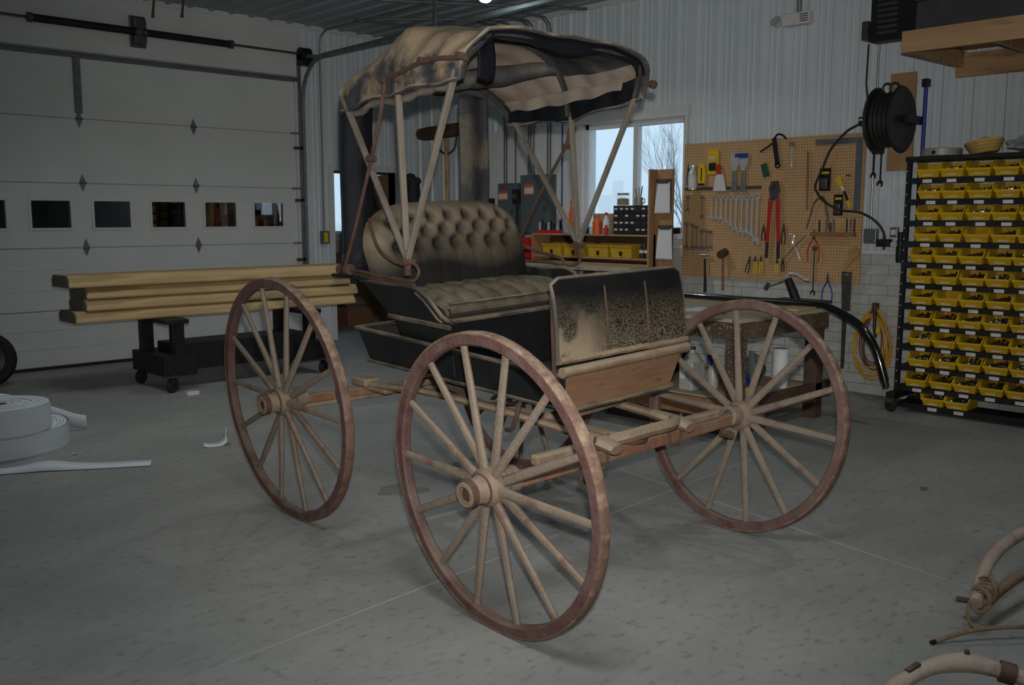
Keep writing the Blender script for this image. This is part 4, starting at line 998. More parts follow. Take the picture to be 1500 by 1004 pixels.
pk = thing('tool_package', 'yellow carded tool package hanging above the clear bag', 'package', (FX - .008, 5.03, 1.838))
MB().bb(-.003, .003, -.055, .06, 0, .22).build('card', M['yellowt'], pk); MB().bb(-.02, -.003, -.035, .04, .03, .10).build('tool', M['black'], pk, bevel=.006); MB().bb(-.02, -.003, -.03, .03, .11, .15).build('blister', M['chrome'], pk, bevel=.008)
bg_ = thing('plastic_bag', 'small clear plastic bag with red top hanging by the yellow package', 'bag', (FX - .008, 4.952, 1.683))
MB().prism([(-.07, 0), (.07, 0), (.045, .13), (.02, .19), (-.02, .19), (-.04, .13)], -.012, .0, Matrix(((0, 0, 1, 0), (1, 0, 0, 0), (0, 1, 0, 0), (0, 0, 0, 1)))).build('pouch', M['paper'], bg_, bevel=.004)
MB().prism([(-.03, .15), (.04, .15), (.03, .24), (.0, .24)], -.016, -.002, Matrix(((0, 0, 1, 0), (1, 0, 0, 0), (0, 1, 0, 0), (0, 0, 0, 1)))).build('red_tie', M['red'], bg_)
for y, lab in ((4.80, 'left of two chrome putty knives on the magnetic strip'), (4.71, 'right of two chrome putty knives on the magnetic strip, blue tipped')):
    t = thing('putty_knife', lab, 'putty knife', (FX - .012, y, 1.676), 0, 'chrome putty knives')
    mm = Matrix(((0, 0, 1, 0), (1, 0, 0, 0), (0, 1, 0, 0), (0, 0, 0, 1)))
    MB().prism([(-.05, .335), (.05, .335), (.045, .25), (.018, .19), (-.018, .19), (-.045, .25)], -.002, .002, mm).build('blade', M['chrome'], t)
    MB().prism([(-.018, .19), (.018, .19), (.022, .08), (.03, .0), (-.03, .0), (-.02, .08)], -.01, .01, mm).build('handle', M['steel'], t, bevel=.004)
    if 'blue' in lab: MB().bb(-.004, -.002, -.045, .045, .29, .333).build('blue_tip', M['blue'], t)
    else: MB().bb(-.004, -.002, -.05, .0, .30, .333).build('blue_tip', M['blue'], t)
t = thing('strap_wrench', 'black flat bar wrench with a hole at its foot, top middle of the pegboard', 'wrench', (FX - .012, 4.385, 1.867))
MB().bar((0, -.012, .03), (0, .03, .255), .042, .012, (1, 0, 0)).lathe([(.012, -.006), (.026, -.006), (.026, .006), (.012, .006), (.012, -.006)], 16, Matrix.Translation((0, -.014, .022)) @ Matrix.Rotation(PI / 2, 4, 'Y'), close=False).build('bar', M['black'], t, bevel=.002)
MB().tube(catmull([(0, .03, .25), (-.01, -.01, .285), (-.01, -.06, .275), (-.005, -.09, .24)], 4), .009, 8).build('strap', M['black'], t, smooth=True)
single(MB().bar((FX - .008, 4.432, 2.078), (FX - .008, 4.549, 2.012), .016, .010, (1, 0, 0)), 'flat_file', M['black'], 'short black stick angled left of the strap wrench', 'file', bevel=.002)
t = thing('ratchet', 'slim chrome ratchet hanging right of the strap wrench', 'ratchet', (FX - .012, 4.238, 1.872))
MB().tube([(0, 0, 0), (0, .0, .05), (0, .002, .06), (0, .004, .17)], [.009, .009, .006, .006], 8).build('handle', M['chrome'], t, smooth=True)
MB().lathe([(0, -.012), (.02, -.012), (.02, .012), (0, .012)], 12, Matrix.Translation((0, .005, .19)) @ Matrix.Rotation(PI / 2, 4, 'Y'), close=False).build('head', M['steel'], t, smooth=True)
single(MB().bar((FX - .004, 4.515, 1.910), (FX - .004, 4.480, 1.798), .062, .006, (1, 0, 0)), 'small_packet', M['green'], 'small dark green packet tilted above the bolt cutters', 'packet', bevel=.001)
single(MB().tube([(FX - .01, 4.093, 1.997), (FX - .01, 4.077, 1.507)], .009, 8), 'wooden_rod', M['hammerwood'], 'long thin red-brown rod hanging upright right of the ratchet', 'rod', smooth=True)
t = thing('framing_square', 'grey steel framing square across the top right corner of the pegboard', 'square', (FX - .004, 3.63, 1.505))
MB().bb(-.002, .002, -.014, .40, .535, .585).build('tongue', M['galv'], t); MB().bb(-.002, .002, -.016, .040, 0, .535).build('blade', M['galv'], t)
for y0, y1, z0, z1, lab in ((3.880, 3.981, 1.664, 1.851, 'larger black blister pack under the air hose'), (3.762, 3.843, 1.461, 1.635, 'smaller black blister pack above the chisel rack')):
    t = thing('blister_pack', lab, 'package', (FX - .006, (y0 + y1) / 2, z0), 0, 'black blister packs')
    h = z1 - z0; w_ = (y1 - y0) / 2
    MB().bb(-.002, .002, -w_, w_, 0, h).build('card', M['black'], t); MB().bb(-.025, -.002, -w_ * .6, w_ * .6, h * .08, h * .55).build('bubble', M['dsteel'], t, bevel=.006); MB().bb(-.0035, -.002, -w_ * .7, w_ * .7, h * .75, h * .85).build('printed_band', M['yellowt'], t)
t = thing('tack_hammer', 'yellow, white and black handled tool hanging right of the blister packs', 'hand tool', (FX - .02, 3.76, 1.522))
MB().bar((0, -.07, 0), (0, -.045, .06), .022, .016, (1, 0, 0)).build('butt', M['yellowt'], t, bevel=.004); MB().bar((0, -.045, .06), (0, -.01, .14), .02, .016, (1, 0, 0)).build('grip', M['black'], t, bevel=.004); MB().bar((0, -.01, .14), (0, .015, .18), .022, .016, (1, 0, 0)).build('collar', M['paper'], t, bevel=.003)
MB().bar((0, .015, .18), (0, .05, .25), .045, .02, (1, 0, 0)).bar((0, .05, .25), (0, -.02, .265), .014, .014, (1, 0, 0)).build('head', M['yellowt'], t, bevel=.005); MB().bar((0, -.02, .265), (0, -.06, .262), .012, .012, (1, 0, 0)).build('tip', M['dsteel'], t)
t = thing('cable_puller', 'grey jointed steel arms hanging below the larger blister pack', 'hand tool', (FX - .014, 3.98, 1.352))
MB().tube(catmull([(0, .096, 0), (0, .06, .12), (0, .03, .22), (0, -.03, .262)], 5), .008, 8).build('arm', M['dsteel'], t, smooth=True); MB().tube(catmull([(0, -.03, .27), (0, -.065, .22), (0, -.09, .1), (0, -.10, 0)], 5), .011, 8).build('arm', M['dsteel'], t, smooth=True)
t = thing('chisel_rack', 'orange wooden rail holding punches and chisels at the right of the pegboard', 'tool rack', (FX - .03, 3.824, 1.290))
MB().bb(-.03, .03, -.19, .19, 0, .034).build('rail', M['shelfwood'], t, bevel=.003)
for i, (y, zt) in enumerate(((3.949, 1.427), (3.888, 1.433), (3.850, 1.405), (3.821, 1.439), (3.708, 1.439), (3.673, 1.439), (3.643, 1.439))):
    single(MB().tube([(FX - .03, y, 1.326), (FX - .03, y, zt - .03), (FX - .03, y, zt)], [.008, .008, .006], 8), 'punch', M['dsteel'] if i % 2 else M['black'], '%s punch from the left standing in the wooden rail' % ORD[i], 'punch', 'punches in the wooden rail', smooth=True)
t = thing('claw_hammer', 'claw hammer with black handle at the lower left of the pegboard', 'hammer', (FX - .03, 5.069, .756))
MB().tube([(0, 0, 0), (0, 0, .10), (0, .006, .20), (0, .01, .31)], [.016, .014, .010, .011], 8).build('handle', M['black'], t, smooth=True)
MB().tube([(0, .055, .345), (0, .03, .345), (0, .01, .342), (0, -.02, .352), (0, -.06, .335)], [.017, .016, .015, .010, .004], 8).build('head', M['steel'], t, smooth=True)
t = thing('mallet', 'brown mallet with round head and wooden handle beside the claw hammer', 'mallet', (FX - .04, 4.869, .786))
MB().tube([(0, 0, 0), (0, .004, .15), (0, .01, .31)], [.014, .011, .012], 8).build('handle', M['hammerwood'], t, smooth=True); MB().lathe([(0, -.05), (.033, -.05), (.037, -.04), (.037, .04), (.033, .05), (0, .05)], 18, Matrix.Translation((0, .012, .335)) @ Matrix.Rotation(R(75), 4, 'Y'), close=False).build('head', M['darkwood'], t, smooth=True)
t = thing('tongs', 'thin bent steel tongs spread wide between bolt cutters and red pliers', 'tongs', (FX - .012, 4.18, 1.067))
MB().tube(catmull([(0, .11, 0), (0, .03, .10), (0, -.06, .19), (0, -.106, .228)], 5), .006, 6).build('arm', M['steel'], t, smooth=True); MB().tube(catmull([(0, .06, .235), (0, .01, .23), (0, .02, .16), (0, -.02, .1), (0, -.055, .02)], 5), .007, 6).build('arm', M['chrome'], t, smooth=True)
t = thing('wooden_pattern', 'yellow varnished horn-shaped wooden piece at the lower right of the pegboard', 'wooden piece', (FX - .015, 3.65, 1.02))
MB().prism([(.06, 0), (.075, .02), (.055, .06), (.04, .10), (.045, .14), (.02, .18), (-.02, .19), (-.05, .16), (-.052, .12), (-.03, .09), (.0, .08), (.025, .04)], -.012, .012, Matrix(((0, 0, 1, 0), (1, 0, 0, 0), (0, 1, 0, 0), (0, 0, 0, 1)))).build('body', M['horn'], t, bevel=.004)
t = thing('taper_bar', 'long grey steel bar with a hole at its wide top, hanging below the pegboard', 'steel bar', (FX - .006, 3.70, .194))
mm = Matrix(((0, 0, 1, 0), (1, 0, 0, 0), (0, 1, 0, 0), (0, 0, 0, 1)))
MB().prism([(-.012, 0), (.018, 0), (.024, .485), (-.018, .485)], -.003, .003, mm).prism([(-.042, .485), (.030, .485), (.042, .72), (.02, .72), (.02, .78), (-.018, .78), (-.018, .72), (-.042, .72)], -.003, .003, mm).build('blade', M['dsteel'], t)
MB().bb(-.003, .003, -.042, .042, .79, .81).bb(-.003, .003, .02, .042, .72, .79).bb(-.003, .003, -.042, -.018, .72, .79).build('head', M['dsteel'], t)

# extension cord on its hook
t = thing('extension_cord', 'yellow and brown extension cord coiled on a hook below the pegboard corner', 'cord', (XR - .06, 3.455, .12))
def loop(dy, dz, ry, rz, x, m, r=.0055, ph_=0):
    P = [(x + .012 * math.sin(3 * a + ph_), dy + ry * math.sin(a) * (1 - .22 * math.cos(a)), .305 + dz + rz * math.cos(a)) for a in [2 * PI * i / 40 for i in range(40)]]
    MB().tube(P, r, 6, closed=True).build('cord_loop', M[m], t, smooth=True)
for i in range(5): loop(.0 + .004 * i, .01 * math.sin(i * 2), .155 - .008 * i, .295 - .022 * i, -.012 - .007 * (i % 3), 'cordy', .0068, i)
for i in range(4): loop(.0, .035, .115 - .014 * i, .25 - .02 * i, .012 - .004 * i, 'cordb', .006, i * 1.3)
MB().bb(-.02, .04, -.02, .02, .55, .64).build('hook', M['darkwood'], t, bevel=.004); MB().tube([(-.03, -.015, .60), (-.035, -.02, .45), (-.03, -.03, .36)], .014, 8).build('velcro_strap', M['black'], t, smooth=True); MB().bb(-.04, -.015, -.065, -.035, .40, .45).build('plug', M['yellowt'], t, bevel=.004)

# hose reel on its board, hose, valve, regulator, junction boxes
single(MB().bb(XR - .05, XR - .026, 3.225, 3.425, 1.81, 2.56), 'mounting_board', M['plywood'], 'brown plywood mounting board on the wall behind the hose reel', 'board', bevel=.002)
t = thing('hose_reel', 'black hose reel with two discs mounted on the wall above the pegboard corner', 'hose reel', (7.165, 3.292, 2.18))
for y in (-.085, .10):
    MB().lathe([(0, -.012), (.07, -.012), (.10, -.005), (.235, -.012), (.25, 0), (.235, .012), (.10, .005), (.07, .012), (0, .012)], 32, Matrix.Translation((0, y, 0)) @ Matrix.Rotation(PI / 2, 4, 'X'), close=False).build('disc', M['blackp'], t, smooth=True)
for k in range(5):
    MB().lathe([(.15, -.014), (.19, -.016), (.205, 0), (.19, .016), (.15, .014)], 28, Matrix.Translation((0, -.06 + .034 * k, 0)) @ Matrix.Rotation(PI / 2, 4, 'X'), close=False).build('wound_hose', M['hose'], t, smooth=True)
MB().bb(-.05, .25, -.15, -.12, -.03, .03).bb(-.05, .25, .13, .16, -.03, .03).bb(.252, .254, -.06, .13, -.16, .16).build('bracket', M['black'], t, bevel=.005); MB().bb(-.12, -.02, .12, .20, -.035, .03).build('guide_arm', M['black'], t, bevel=.006); MB().bb(-.124, -.12, .13, .19, .0, .012).build('label_plate', M['card'], t)
for dy in (-.02, .04): MB().tube([(0, dy + .035 * math.sin(a), .235 + .04 * math.cos(a)) for a in [2 * PI * i / 14 for i in range(15)]], .009, 6).build('hose_loop', M['hose'], t, smooth=True)
single(MB().tube(catmull([(7.10, 3.495, 2.168), (7.24, 3.60, 2.165), (7.36, 3.75, 2.128), (7.37, 3.878, 1.998), (7.375, 3.945, 1.85), (7.375, 4.005, 1.711), (7.36, 3.975, 1.65), (7.36, 3.919, 1.585), (7.36, 3.777, 1.508), (7.37, 3.60, 1.485), (7.38, 3.47, 1.415), (7.385, 3.405, 1.33), (7.385, 3.397, 1.275)], 6), .0105, 8), 'air_hose', M['hose'], 'black air hose looping from the reel across the pegboard to the valve', 'hose', smooth=True)
t = thing('air_valve', 'black air valve block at the end of the hose', 'valve', (7.385, 3.395, 1.20))
MB().bb(-.03, .05, -.05, .055, .015, .075).build('body', M['black'], t, bevel=.006); MB().tube([(0, 0, .07), (0, 0, .10)], .014, 8).build('brass_fitting', M['rust'], t, smooth=True); MB().tube([(0, .0, .02), (0, 0, -.01)], .01, 8).build('outlet', M['rust'], t, smooth=True)
t = thing('air_regulator', 'black air filter regulator with white gauge beside the bin rack', 'regulator', (7.38, 3.262, 1.093))
MB().lathe([(0, 0), (.025, 0), (.03, .02), (.03, .12), (.036, .125), (.036, .17), (.022, .175), (.022, .24), (0, .24)], 16, close=False).build('bowl', M['black'], t, smooth=True); MB().lathe([(0, -.012), (.026, -.012), (.026, .012), (0, .012)], 16, Matrix.Translation((-.035, .035, .145)) @ Matrix.Rotation(R(60), 4, 'Y'), close=False).build('gauge', M['card'], t, smooth=True)
t = thing('junction_box', 'grey metal junction box with conduit between pegboard and air valve', 'junction box', (XR - .05, 3.52, 1.238))
MB().bb(-.03, .03, -.052, .052, 0, .118).build('box', M['galv'], t, bevel=.004); MB().tube([(0, .01, .118), (0, .012, 1.5), (.0, .0, 1.62)], .009, 8).build('conduit', M['galv'], t, smooth=True); MB().bb(-.034, -.03, -.03, .03, .03, .09).build('cover', M['galv'], t)
t = thing('junction_box', 'small grey outlet box right of the air valve', 'junction box', (XR - .04, 3.33, 1.29), 0)
MB().bb(-.03, .01, -.03, .03, 0, .08).build('box', M['galv'], t, bevel=.004); MB().bb(-.034, -.03, -.02, .02, .02, .06).build('cover', M['card'], t)

# ================================================================== BIN RACK
rk = thing('bin_rack', 'tall black steel rack on casters filled with rows of yellow bins', 'rack', (7.10, 2.48, 0))
RY0, RY1, RX = 3.055, 1.86, 6.985
def rl(x, y, z): return (x - 7.10, y - 2.48, z)
for y in (RY0, RY1):
    MB().bar(rl(RX + .0, y, .09), rl(RX + .02, y, 1.885), .032, .032, (0, 1, 0)).build('post', M['black'], rk)
    MB().bar(rl(RX + .26, y, .09), rl(RX + .20, y, 1.885), .032, .032, (0, 1, 0)).build('post', M['black'], rk)
    MB().bb(RX - .12 - 7.10, RX + .36 - 7.10, y - 2.48 - .03, y - 2.48 + .03, .10, .15).build('foot_beam', M['black'], rk, bevel=.004)
    for dx in (-.09, .33):
        cst = MB().lathe([(.01, -.018), (.044, -.018), (.05, -.01), (.05, .01), (.044, .018), (.01, .018)], 16, Matrix.Translation((RX + dx - 7.10, y - 2.48, .05)) @ Matrix.Rotation(R(70), 4, 'Z') @ Matrix.Rotation(PI / 2, 4, 'X'), close=False).build('caster', M['rubber'], rk, smooth=True)
        MB().bb(RX + dx - 7.13, RX + dx - 7.07, y - 2.51, y - 2.45, .07, .105).build('swivel', M['dsteel'], cst)
for k in range(22):   # bright bolt heads in the perforated post
    z = .14 + k * .082
    MB().lathe([(0, 0), (.005, 0), (.004, .003)], 6, Matrix.Translation(rl(RX - .017, RY0, z)) @ Matrix.Rotation(-PI / 2, 4, 'Y'), close=False).build('bolt_head', M['card'], rk)
MB().bb(RX - 7.14, RX + .25 - 7.10, RY1 - 2.49, RY0 - 2.47, 1.855, 1.885).build('top_shelf', M['black'], rk, bevel=.003)
ROWZ = [1.742 - .1537 * k for k in range(11)] + [.075]
NAMES = ['topmost', 'second', 'third', 'fourth', 'fifth', 'sixth', 'seventh', 'eighth', 'ninth', 'tenth', 'eleventh', 'lowest']
bw, bd, bh = .162, .21, .106
def bin_mesh(mname='bin_shell', m='yellow'):
    mb = MB(); w0, w1 = bw / 2 - .012, bw / 2; th = .004
    def wall(p):   # quads doubled for thickness via solidify
        mb.add(p, [(0, 1, 2, 3)])
    # tray local: front at -x, y across
    f, b = -bd / 2, bd / 2
    wall([(f + .018, -w0, 0), (f + .018, w0, 0), (b, w0, 0), (b, -w0, 0)])
    wall([(f + .018, -w0, 0), (f, -w1, .050), (f, w1, .050), (f + .018, w0, 0)])
    wall([(b, -w0, 0), (b, w0, 0), (b, w1, bh), (b, -w1, bh)])
    for s in (-1, 1):
        mb.add([(f + .018, s * w0, 0), (b, s * w0, 0), (b, s * w1, bh), (f + .055, s * w1, bh), (f, s * w1, .050)], [(0, 1, 2, 3, 4) if s < 0 else (4, 3, 2, 1, 0)])
    mb.bar((f - .003, -w1 - .002, .050), (f - .003, w1 + .002, .050), .010, .014)
    for s in (-1, 1): mb.bar((f + .0, s * (w1 + .001), .052), (f + .055, s * (w1 + .001), bh), .008, .008); mb.bar((f + .055, s * (w1 + .001), bh), (b, s * (w1 + .001), bh), .008, .008)
    return mb.mesh(mname, M[m])
binme = bin_mesh()
labme = MB().bar((-bd / 2 + .0085, -.034, .0165), (-bd / 2 + .0085, .034, .0165), .004, .024, (-.94, 0, -.34)).mesh('bin_label', M['card'])
tagme = MB().box((0, 0, 0), (.003, .066, .024)).mesh('shelf_tag', M['card'])
hw = [MB() for _ in range(3)]
for q, mb in enumerate(hw):
    rnd = random.Random(40 + q)
    for _ in range(70):
        x, y = rnd.uniform(-.075, .085), rnd.uniform(-.065, .065); z = .036 + .02 * (1 - (y / .075) ** 2) + rnd.uniform(-.006, .008) + .012 * max(0, (x + .02) / .1)
        d = Vector((rnd.uniform(-1, 1), rnd.uniform(-1, 1), rnd.uniform(-.5, .5))).normalized() * rnd.uniform(.008, .016)
        p = Vector((x, y, z)); mb.tube([p - d, p + d * .6, p + d * .6, p + d], [.003, .003, .0065, .0065], 5)
    mb.bb(-.075, .095, -.07, .07, .004, .036)
hwme = [mb.mesh('fasteners_or_shade_fill', M['bolt']) for mb in hw]
M['shadefill'] = mat('bin_shade_fill', (.035, .03, .02), (.075, .055, .02), 50, .5, .4)  # dark filling added to bins so their insides look shaded
shademe = [mb.mesh('fasteners_or_shade_fill', M['shadefill']) for mb in hw]
FULL = {(0, 1), (0, 3), (1, 0), (1, 2), (1, 3), (2, 2), (3, 4), (5, 3), (7, 2), (7, 3), (7, 4), (8, 4), (8, 0), (9, 0), (9, 1), (9, 3), (9, 4), (10, 2), (11, 0), (11, 1), (0, 4), (4, 4), (9, 2)}
rnd = random.Random(5)
for r, z in enumerate(ROWZ):
    zs = z - .012
    MB().bb(RX + .0 - 7.10, RX + .22 - 7.10, RY1 - 2.48, RY0 - 2.48, zs - .004, zs + .002).bb(RX - .004 - 7.10, RX + .014 - 7.10, RY1 - 2.48, RY0 - 2.48, zs - .036, zs + .002).build('shelf', M['black'], rk)
    ncol = 6 if r < 11 else 2
    sh = rnd.uniform(-.012, .018)
    for c in range(ncol):
        yb = (2.902 - (.0 if r < 11 else .135)) - c * .1772 + sh + rnd.uniform(-.004, .004)
        side = 'rightmost' if (c == ncol - 1) else ('leftmost' if c == 0 else ORD[c] + ' from left')
        lab = '%s yellow bin on the %s shelf of the bin rack' % (side, NAMES[r])
        if (r, c) in FULL: lab += ', filled with hardware'
        t = thing('parts_bin', lab, 'bin', (RX + .085 + rnd.uniform(-.012, .008), yb, zs + .004), rnd.uniform(-.03, .03), 'yellow parts bins on the rack')
        link_mesh('bin_shell', binme, t); link_mesh('bin_label', labme, t)
        link_mesh('shelf_tag', tagme, rk, rl(RX - .007, yb - .005 + rnd.uniform(-.012, .012), zs - .022))
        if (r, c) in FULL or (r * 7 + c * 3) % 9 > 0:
            o = bpy.data.objects.new('fasteners_or_shade_fill', (hwme if (r, c) in FULL else shademe)[(r + c) % 3]); COL.objects.link(o); o.location = (t.location.x, yb, zs + .006)
            tag(o, '%s in the %s bin on the %s shelf' % ('loose bright screws' if (r, c) in FULL else 'added dark fill standing in for shade', side, NAMES[r]), 'screws', kind='stuff')
# on top of the rack
t = thing('round_tin', 'shallow round grey tin on top of the bin rack', 'tin', (7.10, 2.87, 1.886))
MB().lathe([(0, 0), (.135, 0), (.14, .004), (.14, .052), (.136, .056), (.132, .052), (.132, .006), (0, .006)], 36, close=False).build('pan', M['tin'], t, smooth=True); MB().bb(-.147, -.14, -.012, .012, .012, .034).build('clasp', M['black'], t)
t = thing('wicker_basket', 'tilted yellow woven basket on top of the bin rack', 'basket', (7.08, 2.56, 1.895)); t.rotation_euler = (R(-9), 0, 0)
MB().lathe([(0, 0), (.085, 0), (.105, .035), (.125, .075), (.128, .085), (.12, .083), (.1, .04), (.08, .008), (0, .008)], 28, close=False).build('bowl', M['basket'], t, smooth=True)
for k in range(4): MB().tube([((.088 + .011 * k) * math.cos(a) * 1.02, (.088 + .011 * k) * math.sin(a) * 1.02, .012 + k * .02) for a in [2 * PI * i / 28 for i in range(28)]], .006, 6, closed=True).build('weave_band', M['basket'], t, smooth=True)
MB().tube([(.0, -.03, .08), (0, -.02, .105), (0, .02, .105), (0, .03, .08)], .01, 6).build('handle', M['basket'], t, smooth=True)
t = thing('plastic_bag', 'crumpled clear plastic bag of hardware on top of the bin rack', 'bag', (7.05, 2.21, 1.886))
def crumple(u, v):
    a = u * 2 * PI; b = v * PI; r = 1 + .13 * math.sin(5 * a + 3 * b) + .1 * math.sin(9 * b + 2 * a) + .06 * math.sin(13 * a)
    return (.12 * r * math.sin(b) * math.cos(a), .18 * r * math.sin(b) * math.sin(a), .055 - .055 * r * math.cos(b) if math.cos(b) < 0 else .055 - .053 * math.cos(b))
MB().grid(crumple, 48, 24, cu=True).build('bag_skin', M['bag'], t, smooth=True)
t = thing('wooden_box', 'brown wooden box corner with a spike at the right edge above the rack', 'box', (7.15, 1.92, 1.886))
MB().bb(-.1, .1, -.1, .06, 0, .22).build('case', M['darkwood'], t, bevel=.004); MB().tube([(-.06, .06, .16), (-.06, .14, .135)], .006, 6).build('spike', M['dsteel'], t)

# ================================================================== LOFT SHELF
t = thing('loft_shelf', 'timber loft shelf of thick planks at the upper right', 'loft', (6.98, 2.2, 2.51))
LX, LY = 6.48, 2.93
MB().bb(LX - 6.98, LX + .04 - 6.98, -2.6, LY - 2.2, .04, .165).build('front_beam', M['pine'], t, bevel=.003)
MB().bb(LX + .04 - 6.98, XR - .03 - 6.98, LY - .06 - 2.2, LY - 2.2, .04, .155).build('end_joist', M['pine'], t, bevel=.003)
MB().bb(XR - .065 - 6.98, XR - .025 - 6.98, -2.6, LY - 2.2, -.03, .14).build('ledger', M['pine'], t, bevel=.003)
for k in range(4): MB().bb(LX + .04 - 6.98, XR - .07 - 6.98, LY - .62 - .6 * k - 2.2, LY - .58 - .6 * k - 2.2, .04, .15).build('joist', M['pine'], t)
for k in range(7): MB().bb(LX + .002 + k * .138 - 6.98, LX + .134 + k * .138 - 6.98, -2.6, LY - 2.2, .165, .182).build('deck_plank', M['plywood'], t)
for i, (x, y, dx, dy, h) in enumerate(((6.72, 2.46, .36, .82, .24), (6.85, 2.45, .40, .80, .50), (6.9, 1.5, .5, .8, .5))):
    lab = ['flat dark grey case at the front of the loft shelf', 'dark grey case behind on the loft shelf reaching out of the frame', 'dark case further along the loft shelf'][i]
    zb = 2.694
    if i == 1: x, y = 7.15, 2.45
    t2 = thing('storage_case', lab, 'case', (x, y, zb), 0, 'dark cases on the loft')
    MB().bb(-dx / 2, dx / 2, -dy / 2, dy / 2, 0, h * .8).build('body', M['greybox'], t2, bevel=.01); MB().bb(-dx / 2 - .01, dx / 2 + .01, -dy / 2 - .01, dy / 2 + .01, h * .8, h).build('lid', M['greybox'], t2, bevel=.008)
t = thing('blue_pole', 'blue clamp pole standing behind the bin rack up to the loft', 'pole', (7.385, 3.13, 0))
MB().tube([(0, 0, .0), (0, 0, 2.43)], .016, 10).build('pole', M['blue'], t, smooth=True); MB().bb(-.03, .03, -.025, .025, 2.43, 2.49).build('clamp_head', M['black'], t, bevel=.006)
t = thing('wall_vent', 'black ribbed vent housing high on the wall left of the loft', 'vent', (XR - .10, 3.36, 2.80))
MB().bb(-.06, .07, -.22, .20, 0, .74).build('housing', M['black'], t, bevel=.006)
for k in range(16): MB().bb(-.075, -.06, -.02, .14, .05 + k * .042, .072 + k * .042).build('rib', M['greybox'], t)
MB().bb(-.10, .06, .20, .25, .02, .16).tube([(-.02, .225, 0), (-.01, .235, -.3), (.02, .215, -.55), (.04, .20, -.62)], .009, 6).build('control_box', M['dsteel'], t)
# emergency light
t = thing('emergency_light', 'white emergency light with lamp head high on the window wall', 'emergency light', (XR - .06, 4.27, 3.04))
MB().bb(-.05, .035, -.155, .10, .0, .10).build('case', M['card'], t, bevel=.01)
for k in range(4): MB().bb(-.053, -.05, -.145, -.07, .02 + k * .018, .028 + k * .018).build('vent_slot', M['dsteel'], t)
MB().lathe([(0, -.03), (.03, -.03), (.045, .02), (.048, .03), (0, .03)], 18, Matrix.Translation((-.06, .135, .035)) @ Matrix.Rotation(R(-60), 4, 'Y'), close=False).build('lamp_head', M['chrome'], t, smooth=True)
MB().tube([(0, -.02, .10), (0, -.02, .52)], .01, 8).tube([(0, -.05, .10), (0, -.05, .52)], .01, 8).build('conduit', M['galv'], t, smooth=True)

# ================================================================== WORKBENCH
wb = thing('workbench', 'heavy paint-spattered wooden workbench behind the far front wheel', 'workbench', (5.78, 4.1, 0))
def wbl(x0, x1, y0, y1, z0, z1): return MB().bb(x0 - 5.78, x1 - 5.78, y0 - 4.1, y1 - 4.1, z0, z1)
BX0, BX1, BY0, BY1 = 5.20, 6.36, 3.30, 4.95
for k in range(5): wbl(BX0 + k * .232, BX0 + .229 + k * .232, BY0, BY1, .775, .80).build('top_plank', M['benchtop'], wb, bevel=.003)
wbl(BX0, BX0 + .05, BY0, BY1, .665, .775).build('apron', M['benchwood'], wb, bevel=.004)
wbl(BX1 - .05, BX1, BY0, BY1, .665, .775).build('apron', M['benchwood'], wb, bevel=.004)
wbl(BX0 + .05, BX1 - .05, BY0, BY0 + .05, .665, .775).build('apron', M['benchwood'], wb, bevel=.004)
for x in (BX0 + .02, BX1 - .12):
    for y in (BY0 + .02, BY1 - .12): wbl(x, x + .10, y, y + .10, 0, .665).build('leg', M['benchwood'] if x < 6 else M['darkwood'], wb, bevel=.004)
wbl(BX0 + .13, BX1 - .02, BY0 + .14, BY1 - .02, .225, .245).build('lower_shelf', M['benchtop'], wb, bevel=.002)
wbl(BX0 + .02, BX0 + .06, BY0 + .13, BY1 - .02, .13, .25).build('shelf_rail', M['shelfwood'], wb, bevel=.003)
wbl(BX0 + .10, BX1 + .10, BY0 + .02, BY0 + .06, .14, .26).build('shelf_rail', M['darkwood'], wb, bevel=.003)
# on the lower shelf
t = thing('plastic_jug', 'cloudy plastic jug with white label on the lower bench shelf', 'jug', (5.48, 3.86, .246))
MB().prism([(-.07, -.06), (.07, -.06), (.08, -.05), (.08, .05), (.07, .06), (-.07, .06), (-.08, .05), (-.08, -.05)], 0, .20).build('body', M['jug'], t, bevel=.02)
MB().lathe([(.075, .195), (.05, .24), (.025, .26), (.022, .28), (0, .28)], 16, close=False).build('shoulder', M['jug'], t, smooth=True); MB().lathe([(0, .28), (.024, .28), (.024, .30), (0, .30)], 14, close=False).build('cap', M['blackp'], t, smooth=True)
MB().tube(catmull([(-.02, .03, .27), (-.03, .075, .26), (-.02, .085, .21), (-.01, .062, .17)], 4), .012, 8).build('handle', M['jug'], t, smooth=True); MB().bb(-.083, -.08, .0, .045, .08, .15).build('label', M['card'], t)
t = thing('paper_towel_roll', 'white paper towel roll standing on the lower bench shelf', 'paper roll', (5.98, 3.46, .246))
MB().lathe([(.02, 0), (.055, 0), (.056, .005), (.056, .275), (.055, .28), (.02, .28), (.02, 0)], 28, close=False).build('sheets', M['paper'], t, smooth=True); MB().lathe([(.019, .0), (.0205, .281), (.016, .281), (.016, 0)], 16, close=False).build('core', M['tan'], t, smooth=True)
t = thing('paper_pad', 'white folded paper with green edge leaning by the towel roll', 'paper', (5.83, 3.60, .246))
MB().prism([(-.06, 0), (.05, 0), (.08, .25), (-.03, .26)], -.012, .012, Matrix.Rotation(R(40), 4, 'Z') @ Matrix.Rotation(PI / 2, 4, 'X')).build('sheets', M['paper'], t); MB().prism([(-.065, 0), (-.055, 0), (-.025, .26), (-.035, .262)], -.014, .014, Matrix.Rotation(R(40), 4, 'Z') @ Matrix.Rotation(PI / 2, 4, 'X')).build('green_edge', M['green'], t)
t = thing('tape_roll', 'yellow roll of tape lying on the lower bench shelf', 'tape', (5.52, 3.48, .246))
